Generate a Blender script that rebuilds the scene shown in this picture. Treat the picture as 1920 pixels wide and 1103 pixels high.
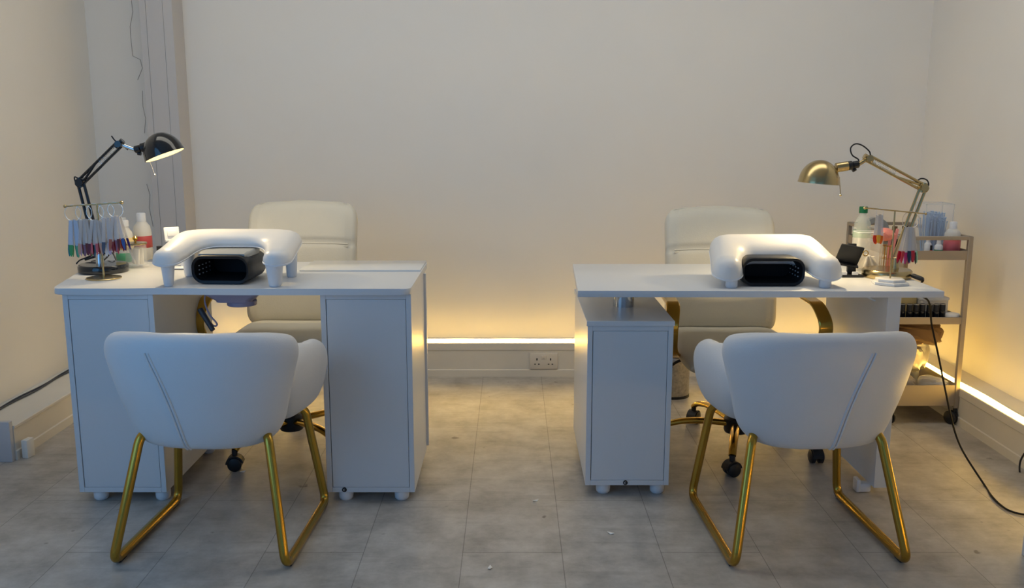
import bpy, bmesh, math, random
from mathutils import Vector, Matrix
from math import pi, sin, cos, sqrt, radians, atan2, exp

sc = bpy.context.scene
for o in list(bpy.data.objects):
    bpy.data.objects.remove(o)
V = Vector

# ------------------------------------------------------------------ camera, light, exposure
F_PX, PITCH, CAM_H = 1700.0, radians(10.3), 1.295
cam_d = bpy.data.cameras.new('camera')
cam_d.sensor_width = 36.0
cam_d.lens = F_PX / 1920.0 * 36.0
cam_d.clip_start = 0.05
cam = bpy.data.objects.new('camera', cam_d)
cam.location = (0, 0, CAM_H)
cam.rotation_euler = (pi / 2 - PITCH, 0, 0)
sc.collection.objects.link(cam)
sc.camera = cam

sc.view_settings.view_transform = 'Standard'
sc.view_settings.look = 'None'
sc.view_settings.exposure = 0.12
sc.view_settings.gamma = 1.0
sc.view_settings.use_curve_mapping = False

wd = bpy.data.worlds.new('sky')
sc.world = wd
wd.use_nodes = True
wb = wd.node_tree.nodes['Background']
wb.inputs[0].default_value = (0.50, 0.68, 1.0, 1)
wb.inputs[1].default_value = 0.05

LED_STRENGTH = 29.0
LAMP_POWER = 1.25


def area(name, loc, target, sx, sy, power, col):
    d = bpy.data.lights.new(name, 'AREA')
    d.shape = 'RECTANGLE'
    d.size, d.size_y = sx, sy
    d.energy, d.color = power, col
    o = bpy.data.objects.new(name, d)
    o.location = loc
    o.rotation_euler = (V(target) - V(loc)).to_track_quat('-Z', 'Y').to_euler()
    sc.collection.objects.link(o)
    return o


# daylight through the shop window behind the camera and the side window on the left
area('side_window_daylight', (-2.1, 0.85, 1.45), (0.4, 3.1, 0.75), 2.0, 2.0, 18, (0.20, 0.53, 1.0))
area('shop_window_daylight', (0.0, -2.4, 1.45), (0.0, 3.0, 0.9), 4.0, 2.3, 13, (0.22, 0.52, 1.0))
# added unseen fill from overhead, brightens the back wall and desk tops
area('added_overhead_fill', (0.0, 3.40, 2.66), (0.0, 3.95, 0.0), 3.8, 0.9, 26, (1.0, 0.955, 0.83))


# ------------------------------------------------------------------ measuring helpers
def _ray(px, py):
    u, v = (px - 960.0) / F_PX, (py - 551.5) / F_PX
    return u, cos(PITCH) - v * sin(PITCH), -sin(PITCH) - v * cos(PITCH)


def at(px, py, y):
    u, a, b = _ray(px, py)
    t = y / a
    return V((u * t, y, CAM_H + b * t))


# ------------------------------------------------------------------ materials
def lin(r, g, b):
    f = lambda c: (c / 255 / 12.92) if c / 255 <= 0.04045 else ((c / 255 + 0.055) / 1.055) ** 2.4
    return (f(r), f(g), f(b), 1.0)


def mat(name, col, rough=0.5, metal=0.0, bump=0.0, bscale=60.0, var=0.0, vscale=8.0, coat=0.0, trans=0.0,
        emit=None, estr=0.0, alpha=1.0, ior=1.45, sheen=0.0, spec=0.5, tint=None):
    m = bpy.data.materials.new(name)
    m.use_nodes = True
    nt = m.node_tree
    b = nt.nodes['Principled BSDF']
    b.inputs['Base Color'].default_value = col
    b.inputs['Roughness'].default_value = rough
    b.inputs['Metallic'].default_value = metal
    b.inputs['Coat Weight'].default_value = coat
    b.inputs['Transmission Weight'].default_value = trans
    b.inputs['IOR'].default_value = ior
    b.inputs['Alpha'].default_value = alpha
    b.inputs['Sheen Weight'].default_value = sheen
    b.inputs['Specular IOR Level'].default_value = spec
    if emit:
        b.inputs['Emission Color'].default_value = emit
        b.inputs['Emission Strength'].default_value = estr
    tc = nt.nodes.new('ShaderNodeTexCoord')
    if var > 0:
        n = nt.nodes.new('ShaderNodeTexNoise')
        n.inputs['Scale'].default_value = vscale
        n.inputs['Detail'].default_value = 5
        nt.links.new(tc.outputs['Object'], n.inputs['Vector'])
        mx = nt.nodes.new('ShaderNodeMix')
        mx.data_type = 'RGBA'
        mx.inputs[6].default_value = tuple(c * (1 - var) for c in col[:3]) + (1,)
        t = tint or col
        mx.inputs[7].default_value = tuple(min(1, c * (1 + var)) for c in t[:3]) + (1,)
        nt.links.new(n.outputs['Fac'], mx.inputs[0])
        nt.links.new(mx.outputs[2], b.inputs['Base Color'])
    if bump > 0:
        n2 = nt.nodes.new('ShaderNodeTexNoise')
        n2.inputs['Scale'].default_value = bscale
        n2.inputs['Detail'].default_value = 4
        nt.links.new(tc.outputs['Object'], n2.inputs['Vector'])
        bp = nt.nodes.new('ShaderNodeBump')
        bp.inputs['Strength'].default_value = bump
        bp.inputs['Distance'].default_value = 0.004
        nt.links.new(n2.outputs['Fac'], bp.inputs['Height'])
        nt.links.new(bp.outputs['Normal'], b.inputs['Normal'])
    return m


M = {}
M['wall'] = mat('wall_paint', (0.81, 0.80, 0.775, 1), 0.55, bump=0.25, bscale=7, var=0.03, vscale=2.5)
M['boxing'] = mat('boxing_paint', (0.56, 0.555, 0.57, 1), 0.6, bump=0.1, bscale=8)
M['trim'] = mat('trim_paint', (0.72, 0.69, 0.63, 1), 0.5, bump=0.3, bscale=9, var=0.06, vscale=6)
M['trim_daylit'] = mat('trim_daylit_tone', (0.55, 0.56, 0.6, 1), 0.5, bump=0.2, bscale=20)  # bluish daylight on the skirting end face, put into the colour
M['ceiling'] = mat('ceiling_paint', (0.80, 0.79, 0.77, 1), 0.8, bump=0.1)
M['laminate'] = mat('white_laminate', (0.66, 0.68, 0.71, 1), 0.32, bump=0.04, bscale=3, var=0.015, vscale=3)
M['laminate_edge'] = mat('white_edge_banding', (0.66, 0.69, 0.74, 1), 0.4, var=0.015)
M['laminate_lamplit'] = mat('lamplit_gloss_laminate', (0.70, 0.715, 0.73, 1), 0.12, var=0.01)  # paler, glossier desk laminate for the lamplit strip
M['gap'] = mat('dark_gap', (0.06, 0.065, 0.08, 1), 0.8, var=0.1)
M['white_leather'] = mat('white_leatherette', (0.66, 0.675, 0.70, 1), 0.42, bump=0.12, bscale=220, var=0.035, vscale=9, sheen=0.1)
M['cushion'] = mat('white_cushion_vinyl', (0.80, 0.79, 0.775, 1), 0.34, bump=0.05, bscale=160, var=0.02)
M['plastic_white'] = mat('white_plastic', (0.74, 0.76, 0.80, 1), 0.35, var=0.01)
M['cream'] = mat('cream_leather', (0.62, 0.595, 0.515, 1), 0.45, bump=0.15, bscale=180, var=0.03, vscale=12)
M['cream_seam'] = mat('cream_piping', (0.74, 0.71, 0.62, 1), 0.5, var=0.02)
M['gold'] = mat('gold_chrome', (0.62, 0.38, 0.07, 1), 0.16, metal=1.0, var=0.08, vscale=20)
M['gold_tube'] = mat('gold_tube', (0.50, 0.31, 0.055, 1), 0.24, metal=1.0, var=0.08, vscale=14)
M['brass'] = mat('antique_brass', (0.50, 0.39, 0.20, 1), 0.24, metal=1.0, var=0.12, vscale=16)
M['chrome'] = mat('chrome', (0.62, 0.65, 0.68, 1), 0.10, metal=1.0, var=0.03)
M['steel'] = mat('brushed_steel', (0.58, 0.57, 0.55, 1), 0.28, metal=1.0, var=0.05, vscale=30)
M['black'] = mat('black_plastic', (0.012, 0.013, 0.016, 1), 0.42, var=0.2)
M['black_gloss'] = mat('black_gloss', (0.006, 0.009, 0.014, 1), 0.14, var=0.2, coat=0.5)
M['black_satin'] = mat('black_satin', (0.006, 0.008, 0.012, 1), 0.38, var=0.2, spec=0.35)
M['cable'] = mat('black_cable', (0.010, 0.010, 0.011, 1), 0.6, var=0.1, spec=0.2)
M['black_void'] = mat('black_interior', (0.004, 0.004, 0.006, 1), 0.7, var=0.1)
M['grey_dark'] = mat('charcoal_plastic', (0.055, 0.06, 0.075, 1), 0.4, var=0.1)
M['housing'] = mat('silver_grey_plastic', (0.36, 0.37, 0.36, 1), 0.3, var=0.03)
M['lavender'] = mat('lavender_plastic', (0.30, 0.30, 0.46, 1), 0.45, var=0.02)
M['beige_metal'] = mat('taupe_powder_coat', (0.35, 0.295, 0.23, 1), 0.45, var=0.03, vscale=20)
M['clear'] = mat('clear_acrylic', (0.94, 0.96, 0.97, 1), 0.06, trans=0.0, alpha=0.14, ior=1.45, var=0.01)
M['clear_soft'] = mat('scuffed_clear_acrylic', (0.86, 0.84, 0.80, 1), 0.2, alpha=0.26, var=0.02)
M['clear_rim'] = mat('clear_acrylic_edge', (0.80, 0.84, 0.86, 1), 0.12, alpha=0.55, var=0.01)
M['pet'] = mat('green_tinted_clear_plastic', (0.72, 0.80, 0.74, 1), 0.1, alpha=0.32, var=0.02)
M['frost'] = mat('frosted_plastic', (0.80, 0.80, 0.78, 1), 0.3, alpha=0.72, var=0.01)
M['stick'] = mat('clear_swatch_plastic', (0.66, 0.65, 0.66, 1), 0.25, alpha=0.48, var=0.01)
M['stick_white'] = mat('pale_swatch_plastic', (0.55, 0.66, 0.84, 1), 0.3, alpha=0.75, var=0.01)
M['ink'] = mat('grey_print', (0.20, 0.20, 0.24, 1), 0.6, var=0.02)
M['red_label'] = mat('red_label', lin(176, 70, 74), 0.5, var=0.05)
M['yellow_label'] = mat('cream_label', lin(222, 200, 140), 0.5, var=0.03)
M['green_label'] = mat('green_label', lin(70, 140, 105), 0.5, var=0.05)
M['pink_liquid'] = mat('pink_liquid', lin(214, 110, 120), 0.25, alpha=0.92, var=0.03)
M['green_cap'] = mat('green_cap', lin(16, 110, 62), 0.4, var=0.05)
M['blue_brush'] = mat('blue_micro_brush', lin(150, 188, 232), 0.5, var=0.06)
M['pink'] = mat('pink_fluff', lin(222, 140, 130), 0.9, bump=0.8, bscale=120, var=0.1, vscale=60)
M['pink_plastic'] = mat('pink_plastic', lin(228, 150, 150), 0.4, var=0.04)
M['cotton'] = mat('cotton', (0.78, 0.75, 0.68, 1), 0.9, bump=0.6, bscale=60, var=0.04)
M['marble'] = mat('white_marble', (0.74, 0.74, 0.74, 1), 0.2, var=0.10, vscale=30)
M['paper_brown'] = mat('brown_paper', (0.20, 0.12, 0.055, 1), 0.7, bump=0.5, bscale=25, var=0.15)
M['foil'] = mat('silver_foil', (0.42, 0.41, 0.38, 1), 0.42, metal=0.6, bump=0.6, bscale=22, var=0.08)
M['cloth_grey'] = mat('grey_wipes', (0.50, 0.46, 0.38, 1), 0.8, bump=0.5, bscale=30, var=0.12)
M['paper'] = mat('white_paper', (0.80, 0.79, 0.75, 1), 0.8, var=0.03)
M['socket'] = mat('socket_plastic', (0.70, 0.66, 0.60, 1), 0.35, var=0.01)
M['crack'] = mat('plaster_crack', (0.28, 0.26, 0.25, 1), 0.9, var=0.05)
M['speckle'] = mat('speckled_steel', (0.46, 0.44, 0.40, 1), 0.35, metal=0.6, var=0.55, vscale=90)
M['led'] = mat('led_strip_light', (1, 0.9, 0.7, 1), 0.5, emit=(1.0, 0.60, 0.12, 1), estr=LED_STRENGTH, var=0.01)
M['bulb'] = mat('lamp_bulb', (1, 0.95, 0.8, 1), 0.5, emit=(1.0, 0.80, 0.42, 1), estr=22.0, var=0.01)
M['shade_inside'] = mat('lamp_shade_inside', (0.85, 0.80, 0.62, 1), 0.4, var=0.01)
M['diode'] = mat('lamp_diode', (0.5, 0.5, 0.52, 1), 0.3, var=0.02)
tipcol = dict(green=(62, 150, 84), teal=(28, 118, 120), mint=(140, 205, 175), mauve=(140, 92, 100), plum=(88, 32, 52), wine=(122, 26, 52),
              rose=(190, 92, 108), pink=(206, 120, 150), nude=(190, 148, 130), brown=(112, 66, 54), black=(26, 24, 30), navy=(22, 50, 130),
              lilac=(176, 150, 178), terracotta=(158, 90, 70), red=(176, 24, 44), magenta=(176, 34, 108), orange=(236, 108, 24),
              yellow=(240, 176, 40), scarlet=(214, 60, 30), slate=(70, 78, 100), white=(214, 214, 216), blue=(60, 80, 150))
for k, c in tipcol.items():
    M['tip_' + k] = mat('nail_colour_' + k, lin(*c), 0.18, var=0.03, coat=0.4)


def floor_material():
    m = bpy.data.materials.new('vinyl_concrete_tile')
    m.use_nodes = True
    nt = m.node_tree
    N, L = nt.nodes.new, nt.links.new
    b = nt.nodes['Principled BSDF']
    tc = N('ShaderNodeTexCoord')
    sep = N('ShaderNodeSeparateXYZ')
    L(tc.outputs['Object'], sep.inputs[0])

    def mth(op, a, bv):
        n = N('ShaderNodeMath')
        n.operation = op
        L(a, n.inputs[0])
        n.inputs[1].default_value = bv
        return n.outputs[0]
    cmb = N('ShaderNodeCombineXYZ')
    L(mth('ADD', sep.outputs[1], 10 * 0.80 - 3.03), cmb.inputs[0])
    L(mth('ADD', sep.outputs[0], 20 * 0.308 + 0.153), cmb.inputs[1])
    br = N('ShaderNodeTexBrick')
    br.offset = 0.5
    br.inputs['Scale'].default_value = 1.0
    br.inputs['Mortar Size'].default_value = 0.0016
    br.inputs['Mortar Smooth'].default_value = 0.4
    br.inputs['Brick Width'].default_value = 0.80
    br.inputs['Row Height'].default_value = 0.308
    br.inputs['Color1'].default_value = (0.46, 0.435, 0.40, 1)
    br.inputs['Color2'].default_value = (0.49, 0.465, 0.43, 1)
    br.inputs['Mortar'].default_value = (0.25, 0.23, 0.205, 1)
    L(cmb.outputs[0], br.inputs['Vector'])
    n1 = N('ShaderNodeTexNoise')
    n1.inputs['Scale'].default_value = 6.5
    n1.inputs['Detail'].default_value = 9
    n1.inputs['Roughness'].default_value = 0.70
    L(tc.outputs['Object'], n1.inputs['Vector'])
    r1 = N('ShaderNodeValToRGB')
    r1.color_ramp.elements[0].position, r1.color_ramp.elements[0].color = 0.32, (0.64, 0.63, 0.62, 1)
    r1.color_ramp.elements[1].position, r1.color_ramp.elements[1].color = 0.68, (1.17, 1.17, 1.17, 1)
    L(n1.outputs['Fac'], r1.inputs[0])
    # directional scuffs
    mp = N('ShaderNodeMapping')
    mp.inputs['Rotation'].default_value = (0, 0, 0.5)
    mp.inputs['Scale'].default_value = (3, 26, 1)
    L(tc.outputs['Object'], mp.inputs['Vector'])
    n2 = N('ShaderNodeTexNoise')
    n2.inputs['Scale'].default_value = 1.3
    n2.inputs['Detail'].default_value = 6
    L(mp.outputs[0], n2.inputs['Vector'])
    r2 = N('ShaderNodeValToRGB')
    r2.color_ramp.elements[0].position, r2.color_ramp.elements[0].color = 0.27, (0.84, 0.83, 0.82, 1)
    r2.color_ramp.elements[1].position, r2.color_ramp.elements[1].color = 0.44, (1, 1, 1, 1)
    L(n2.outputs['Fac'], r2.inputs[0])
    # sparse dark specks
    n3 = N('ShaderNodeTexNoise')
    n3.inputs['Scale'].default_value = 15
    n3.inputs['Detail'].default_value = 2
    L(tc.outputs['Object'], n3.inputs['Vector'])
    r3 = N('ShaderNodeValToRGB')
    r3.color_ramp.elements[0].position, r3.color_ramp.elements[0].color = 0.235, (0.45, 0.42, 0.40, 1)
    r3.color_ramp.elements[1].position, r3.color_ramp.elements[1].color = 0.285, (1, 1, 1, 1)
    L(n3.outputs['Fac'], r3.inputs[0])
    prev = br.outputs['Color']
    for r in (r1, r2, r3):
        mx = N('ShaderNodeMix')
        mx.data_type = 'RGBA'
        mx.blend_type = 'MULTIPLY'
        mx.inputs[0].default_value = 1.0
        L(prev, mx.inputs[6])
        L(r.outputs[0], mx.inputs[7])
        prev = mx.outputs[2]
    L(prev, b.inputs['Base Color'])
    b.inputs['Roughness'].default_value = 0.38
    bp = N('ShaderNodeBump')
    bp.inputs['Strength'].default_value = 0.25
    bp.inputs['Distance'].default_value = 0.003
    L(n1.outputs['Fac'], bp.inputs['Height'])
    L(bp.outputs[0], b.inputs['Normal'])
    return m


M['floor'] = floor_material()


# ------------------------------------------------------------------ mesh helpers
def wm(o):
    m = Matrix.Translation(o.location) @ o.rotation_euler.to_matrix().to_4x4()
    return wm(o.parent) @ m if o.parent else m


def make(name, bm, m, parent=None, world=False, sharp=40, flat=False):
    if world and parent:
        bmesh.ops.transform(bm, matrix=wm(parent).inverted(), verts=bm.verts)
    bmesh.ops.recalc_face_normals(bm, faces=bm.faces)
    me = bpy.data.meshes.new(name)
    bm.to_mesh(me)
    bm.free()
    me.materials.append(m)
    if not flat:
        me.shade_smooth()
        me.set_sharp_from_angle(angle=radians(sharp))
    o = bpy.data.objects.new(name, me)
    sc.collection.objects.link(o)
    if parent:
        o.parent = parent
    return o


def tag(o, label=None, cat=None, group=None, kind=None):
    if label: o['label'] = label
    if cat: o['category'] = cat
    if group: o['group'] = group
    if kind: o['kind'] = kind
    return o


def root(name, loc, label, cat, group=None, rz=0.0):
    o = bpy.data.objects.new(name, None)
    o.empty_display_size = 0.05
    o.location = loc
    o.rotation_euler = (0, 0, rz)
    sc.collection.objects.link(o)
    return tag(o, label, cat, group)


def copy_tree(o, parent=None):
    c = o.copy()
    sc.collection.objects.link(c)
    c.parent = parent
    for ch in list(o.children):
        copy_tree(ch, c)
    return c


def box(bm, x0, x1, y0, y1, z0, z1, bev=0.0, seg=2, mx=None):
    t = bmesh.new()
    vs = [t.verts.new((x, y, z)) for x in (x0, x1) for y in (y0, y1) for z in (z0, z1)]
    for f in ((0, 1, 3, 2), (4, 6, 7, 5), (0, 4, 5, 1), (2, 3, 7, 6), (0, 2, 6, 4), (1, 5, 7, 3)):
        t.faces.new([vs[i] for i in f])
    if bev > 0:
        bmesh.ops.bevel(t, geom=list(t.edges), offset=bev, segments=seg, profile=0.5, affect='EDGES')
    if mx is not None:
        bmesh.ops.transform(t, matrix=mx, verts=t.verts)
    join(bm, t)
    return bm


def join(bm, t):
    mp = {}
    for v in t.verts:
        mp[v] = bm.verts.new(v.co)
    for f in t.faces:
        try:
            bm.faces.new([mp[v] for v in f.verts])
        except ValueError:
            pass
    t.free()


def B():
    return bmesh.new()


def prism(bm, poly, z0, z1, bev=0.0, mx=None):
    t = bmesh.new()
    lo = [t.verts.new((p[0], p[1], z0)) for p in poly]
    hi = [t.verts.new((p[0], p[1], z1)) for p in poly]
    n = len(poly)
    t.faces.new(list(reversed(lo)))
    t.faces.new(hi)
    for i in range(n):
        t.faces.new((lo[i], lo[(i + 1) % n], hi[(i + 1) % n], hi[i]))
    if bev > 0:
        ed = [e for e in t.edges if abs(e.verts[0].co.z - e.verts[1].co.z) < 1e-6]
        bmesh.ops.bevel(t, geom=ed, offset=bev, segments=2, profile=0.5, affect='EDGES')
    if mx is not None:
        bmesh.ops.transform(t, matrix=mx, verts=t.verts)
    join(bm, t)
    return bm


def fillet(pts, r, n=6, closed=False):
    pts = [V(p) for p in pts]
    out = []
    N_ = len(pts)
    for i, p in enumerate(pts):
        if not closed and i in (0, N_ - 1):
            out.append(p)
            continue
        a, b = pts[i - 1], pts[(i + 1) % N_]
        da, db = (a - p), (b - p)
        rr = min(r, da.length * 0.48, db.length * 0.48)
        p0, p1 = p + da.normalized() * rr, p + db.normalized() * rr
        for k in range(n + 1):
            t = k / n
            out.append(p0 * (1 - t) ** 2 + p * 2 * t * (1 - t) + p1 * t * t)
    return out


def catmull(pts, n=8):
    pts = [V(p) for p in pts]
    out = []
    for i in range(len(pts) - 1):
        p0 = pts[max(i - 1, 0)]
        p1, p2 = pts[i], pts[i + 1]
        p3 = pts[min(i + 2, len(pts) - 1)]
        for k in range(n):
            t = k / n
            out.append(0.5 * ((2 * p1) + (p2 - p0) * t + (2 * p0 - 5 * p1 + 4 * p2 - p3) * t * t + (3 * p1 - p0 - 3 * p2 + p3) * t ** 3))
    out.append(pts[-1])
    return out


def sweep(bm, pts, section, side=None, scale=None, closed=False, cap=True):
    """section: list of (a, b) offsets along (side, normal); side: fixed side vector or None for a parallel frame"""
    pts = [V(p) for p in pts]
    n = len(pts)
    rings = []
    S = None
    for i in range(n):
        if closed:
            T = pts[(i + 1) % n] - pts[i - 1]
        else:
            T = pts[min(i + 1, n - 1)] - pts[max(i - 1, 0)]
        if T.length < 1e-9:
            T = V((0, 0, 1))
        T.normalize()
        if side is not None:
            S = V(side) - T * V(side).dot(T)
        elif S is None:
            h = V((0, 0, 1)) if abs(T.z) < 0.9 else V((1, 0, 0))
            S = h - T * h.dot(T)
        else:
            S = S - T * S.dot(T)
        S.normalize()
        Nn = T.cross(S)
        k = scale[i] if scale else 1.0
        ka, kb = k if isinstance(k, tuple) else (k, k)
        rings.append([bm.verts.new(pts[i] + S * a * ka + Nn * b * kb) for a, b in section])
    m = len(section)
    for i in range(n if closed else n - 1):
        r0, r1 = rings[i], rings[(i + 1) % n]
        for j in range(m):
            bm.faces.new((r0[j], r0[(j + 1) % m], r1[(j + 1) % m], r1[j]))
    if cap and not closed:
        bm.faces.new(list(reversed(rings[0])))
        bm.faces.new(rings[-1])
    return bm


def circ(r, n=12):
    return [(r * cos(2 * pi * k / n), r * sin(2 * pi * k / n)) for k in range(n)]


def tube(bm, pts, r, n=12, closed=False, scale=None):
    return sweep(bm, pts, circ(r, n), closed=closed, scale=scale)


def ring(bm, c, R, r, axis='y', n=28, m=6):
    pts = []
    for k in range(n):
        a = 2 * pi * k / n
        if axis == 'y':
            pts.append(V(c) + V((R * cos(a), 0, R * sin(a))))
        elif axis == 'x':
            pts.append(V(c) + V((0, R * cos(a), R * sin(a))))
        else:
            pts.append(V(c) + V((R * cos(a), R * sin(a), 0)))
    return tube(bm, pts, r, m, closed=True)


def lathe(bm, prof, seg=28, mx=None):
    """prof: (r, z) list from bottom to top; r = 0 closes"""
    t = bmesh.new()
    rows = []
    for r, z in prof:
        if r < 1e-6:
            rows.append([t.verts.new((0, 0, z))])
        else:
            rows.append([t.verts.new((r * cos(2 * pi * k / seg), r * sin(2 * pi * k / seg), z)) for k in range(seg)])
    for a, b in zip(rows, rows[1:]):
        if len(a) == 1 and len(b) == 1:
            continue
        for k in range(seg):
            k2 = (k + 1) % seg
            if len(a) == 1:
                t.faces.new((a[0], b[k2], b[k]))
            elif len(b) == 1:
                t.faces.new((a[k], a[k2], b[0]))
            else:
                t.faces.new((a[k], a[k2], b[k2], b[k]))
    if mx is not None:
        bmesh.ops.transform(t, matrix=mx, verts=t.verts)
    join(bm, t)
    return bm


def cyl(bm, x, y, z0, z1, r, r1=None, seg=24, bev=0.0):
    r1 = r if r1 is None else r1
    if bev > 0:
        prof = [(0, z0), (r - bev, z0), (r, z0 + bev), (r1, z1 - bev), (r1 - bev, z1), (0, z1)]
    else:
        prof = [(0, z0), (r, z0), (r1, z1), (0, z1)]
    return lathe(bm, prof, seg, Matrix.Translation((x, y, 0)))


def ball(bm, c, r, seg=14):
    prof = [(r * sin(pi * k / 8) if 0 < k < 8 else 0, -r * cos(pi * k / 8)) for k in range(9)]
    return lathe(bm, prof, seg, Matrix.Translation(V(c)))


def to_axis(origin, axis):
    """matrix that puts local +Z on 'axis' with its origin at 'origin'"""
    q = V(axis).normalized().to_track_quat('Z', 'Y')
    return Matrix.Translation(V(origin)) @ q.to_matrix().to_4x4()


def rod(bm, a, b, r, r1=None, seg=14, bev=0.0):
    a, b = V(a), V(b)
    t = B()
    cyl(t, 0, 0, 0, (b - a).length, r, r1, seg, bev)
    bmesh.ops.transform(t, matrix=to_axis(a, b - a), verts=t.verts)
    join(bm, t)
    return bm


def pillow(bm, C, T, ns=28, nv=28, ps=6.0, pv=6.0, mod=None):
    """closed cushion around the centre surface C(s, v), s and v in -1..1, half thickness T"""
    def smp(n):
        return [sin(pi / 2 * (2 * k / n - 1)) for k in range(n + 1)]
    S, Q = smp(ns), smp(nv)
    e = 1e-3
    front, back = {}, {}
    t = bmesh.new()
    for i, s in enumerate(S):
        for j, v in enumerate(Q):
            c = C(s, v)
            s0, s1 = max(-1, s - e), min(1, s + e)
            v0, v1 = max(-1, v - e), min(1, v + e)
            n = (C(s1, v) - C(s0, v)).cross(C(s, v1) - C(s, v0))
            if n.length < 1e-12:
                n = V((0, 1, 0))
            n.normalize()
            k = sqrt(max(0, 1 - abs(s) ** ps)) * sqrt(max(0, 1 - abs(v) ** pv)) * T
            kf = kb = k
            if mod:
                kf, kb = mod(s, v, k)
            front[i, j] = t.verts.new(c + n * kf)
            back[i, j] = t.verts.new(c - n * kb)
    for i in range(ns):
        for j in range(nv):
            for g in (front, back):
                t.faces.new((g[i, j], g[i + 1, j], g[i + 1, j + 1], g[i, j + 1]))
    bmesh.ops.remove_doubles(t, verts=t.verts, dist=2e-5)
    bmesh.ops.dissolve_degenerate(t, edges=t.edges, dist=1e-6)
    join(bm, t)
    return bm


def struct(name, bm, m, label=None, world=True):
    o = make(name, bm, m, flat=False)
    tag(o, label, None, None, 'structure')
    return o


# ------------------------------------------------------------------ the room
XL, XR, YB, YF, ZC = -2.175, 2.145, 4.80, -2.5, 2.7
struct('floor', box(B(), XL - .1, XR + .1, YF, YB + .1, -0.05, 0.0), M['floor'], 'grey concrete-look vinyl plank floor')
struct('ceiling', box(B(), XL - .1, XR + .1, YF, YB + .1, ZC, ZC + .05), M['ceiling'], 'white ceiling')
struct('wall_back', box(B(), XL - .1, XR + .1, YB, YB + .1, 0, ZC), M['wall'], 'white painted back wall')
struct('wall_left', box(B(), XL - .1, XL, 2.0, YB, 0, ZC), M['wall'], 'white painted left wall')
bm = B()
box(bm, XL - .1, XL, YF, 2.0, 2.45, ZC)
box(bm, XL - .1, XL, YF, -0.5, 0, 2.45)
box(bm, XL - .1, XL, -0.5, 2.0, 0, 0.45)
struct('wall_left_front', bm, M['wall'], 'white wall round the side window')
struct('wall_right', box(B(), XR, XR + .1, YF, YB, 0, ZC), M['wall'], 'white painted right wall')
# plumb chase boxing in the back left corner with two panel seams
bm = B()
x0, x1, yf = -1.838, -1.677, YB - .15
zz = ZC
box(bm, x0, x0 + .030, yf, YB, 0.142, zz)
box(bm, x0 + .032, x0 + .114, yf, YB, 0.142, zz)
box(bm, x0 + .1155, x1, yf, YB, 0.142, zz)
box(bm, x0 + .001, x1 - .001, yf + .004, YB, 0.142, zz)
struct('trim_1', bm, M['boxing'], 'tall boxed pipe casing in the back left corner')
# crack in the plaster beside it
pts = [(246, 0), (249, 22), (244, 50), (246, 80), (249, 105), (263, 112), (267, 128), (258, 150)]
bm = B()
tube(bm, [at(px, py, YB - .0005) for px, py in pts], 0.0013, 5)
tube(bm, [at(px, py, YB - .0005) for px, py in [(267, 170), (268, 200), (273, 222), (271, 250)]], 0.0011, 5)
tube(bm, [at(px, py, YB - .0005) for px, py in [(275, 345), (281, 365), (280, 390), (287, 425)]], 0.0012, 5)
struct('trim_2', bm, M['crack'], 'thin crack in the plaster beside the pipe casing')

SH = 0.142


SHB, SHR = 0.183, 0.168


def skirt_profile(d, h, lip):
    # outline in (outward, z): plinth, recessed panel, top lip
    return [(0, 0), (d, 0), (d, .036), (d - .004, .040), (d - .004, lip), (d, lip + .004), (d, h - .003), (d - .003, h), (0, h)]


def skirt(a, b, inward, d, h, lip):
    bm_ = B()
    a, b, inward = V(a), V(b), V(inward)
    pr = skirt_profile(d, h, lip)
    r0 = [bm_.verts.new(a + inward * o + V((0, 0, z))) for o, z in pr]
    r1 = [bm_.verts.new(b + inward * o + V((0, 0, z))) for o, z in pr]
    n = len(pr)
    for i in range(n):
        bm_.faces.new((r0[i], r0[(i + 1) % n], r1[(i + 1) % n], r1[i]))
    bm_.faces.new(list(reversed(r0)))
    bm_.faces.new(r1)
    return bm_


struct('baseboard_back', skirt((XL, YB, 0), (XR, YB, 0), (0, -1, 0), YB - 4.665, SHB, .142), M['trim'], 'deep boxed white skirting along the back wall')
struct('baseboard_right', skirt((XR, -1.5, 0), (XR, 4.665, 0), (-1, 0, 0), XR - 1.98, SHR, .128), M['trim'], 'deep boxed white skirting along the right wall')
struct('baseboard_left', skirt((XL, 3.43, 0), (XL, 4.665, 0), (1, 0, 0), -1.966 - XL, SH, .126), M['trim'], 'deep boxed white skirting along the left wall')
bm = B()
box(bm, XL, -1.972, 3.405, 3.43, 0, .165, .003)
box(bm, XL, -2.02, 3.39, 3.405, .10, .128, .004)
struct('trim_3', bm, M['trim_daylit'], 'end board closing the left skirting, bluish daylight put into its colour')

# LED strips lying on the skirting tops
n = 60


def led_strip(pts, back, label):
    t = root('led_strip', pts[0], label, 'light strip', 'warm LED strips on the skirting')
    h = .0085
    b = B()
    sweep(b, pts, [(h, .002), (-h, .002), (-h, -.002), (h, -.002)], side=(0, 0, 1))
    make('diode_band', b, M['led'], t, world=True)
    b = B()
    sweep(b, [V(p) + V(back) * .0045 - V((0, 0, .0020)) for p in pts], [(h * .86, .002), (-h * .86, .002), (-h * .86, -.002), (h * .86, -.002)], side=(0, 0, 1))
    make('light_shield', b, M['trim'], t, world=True)  # added behind the strip to keep its direct light off the wall
    return t


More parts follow.
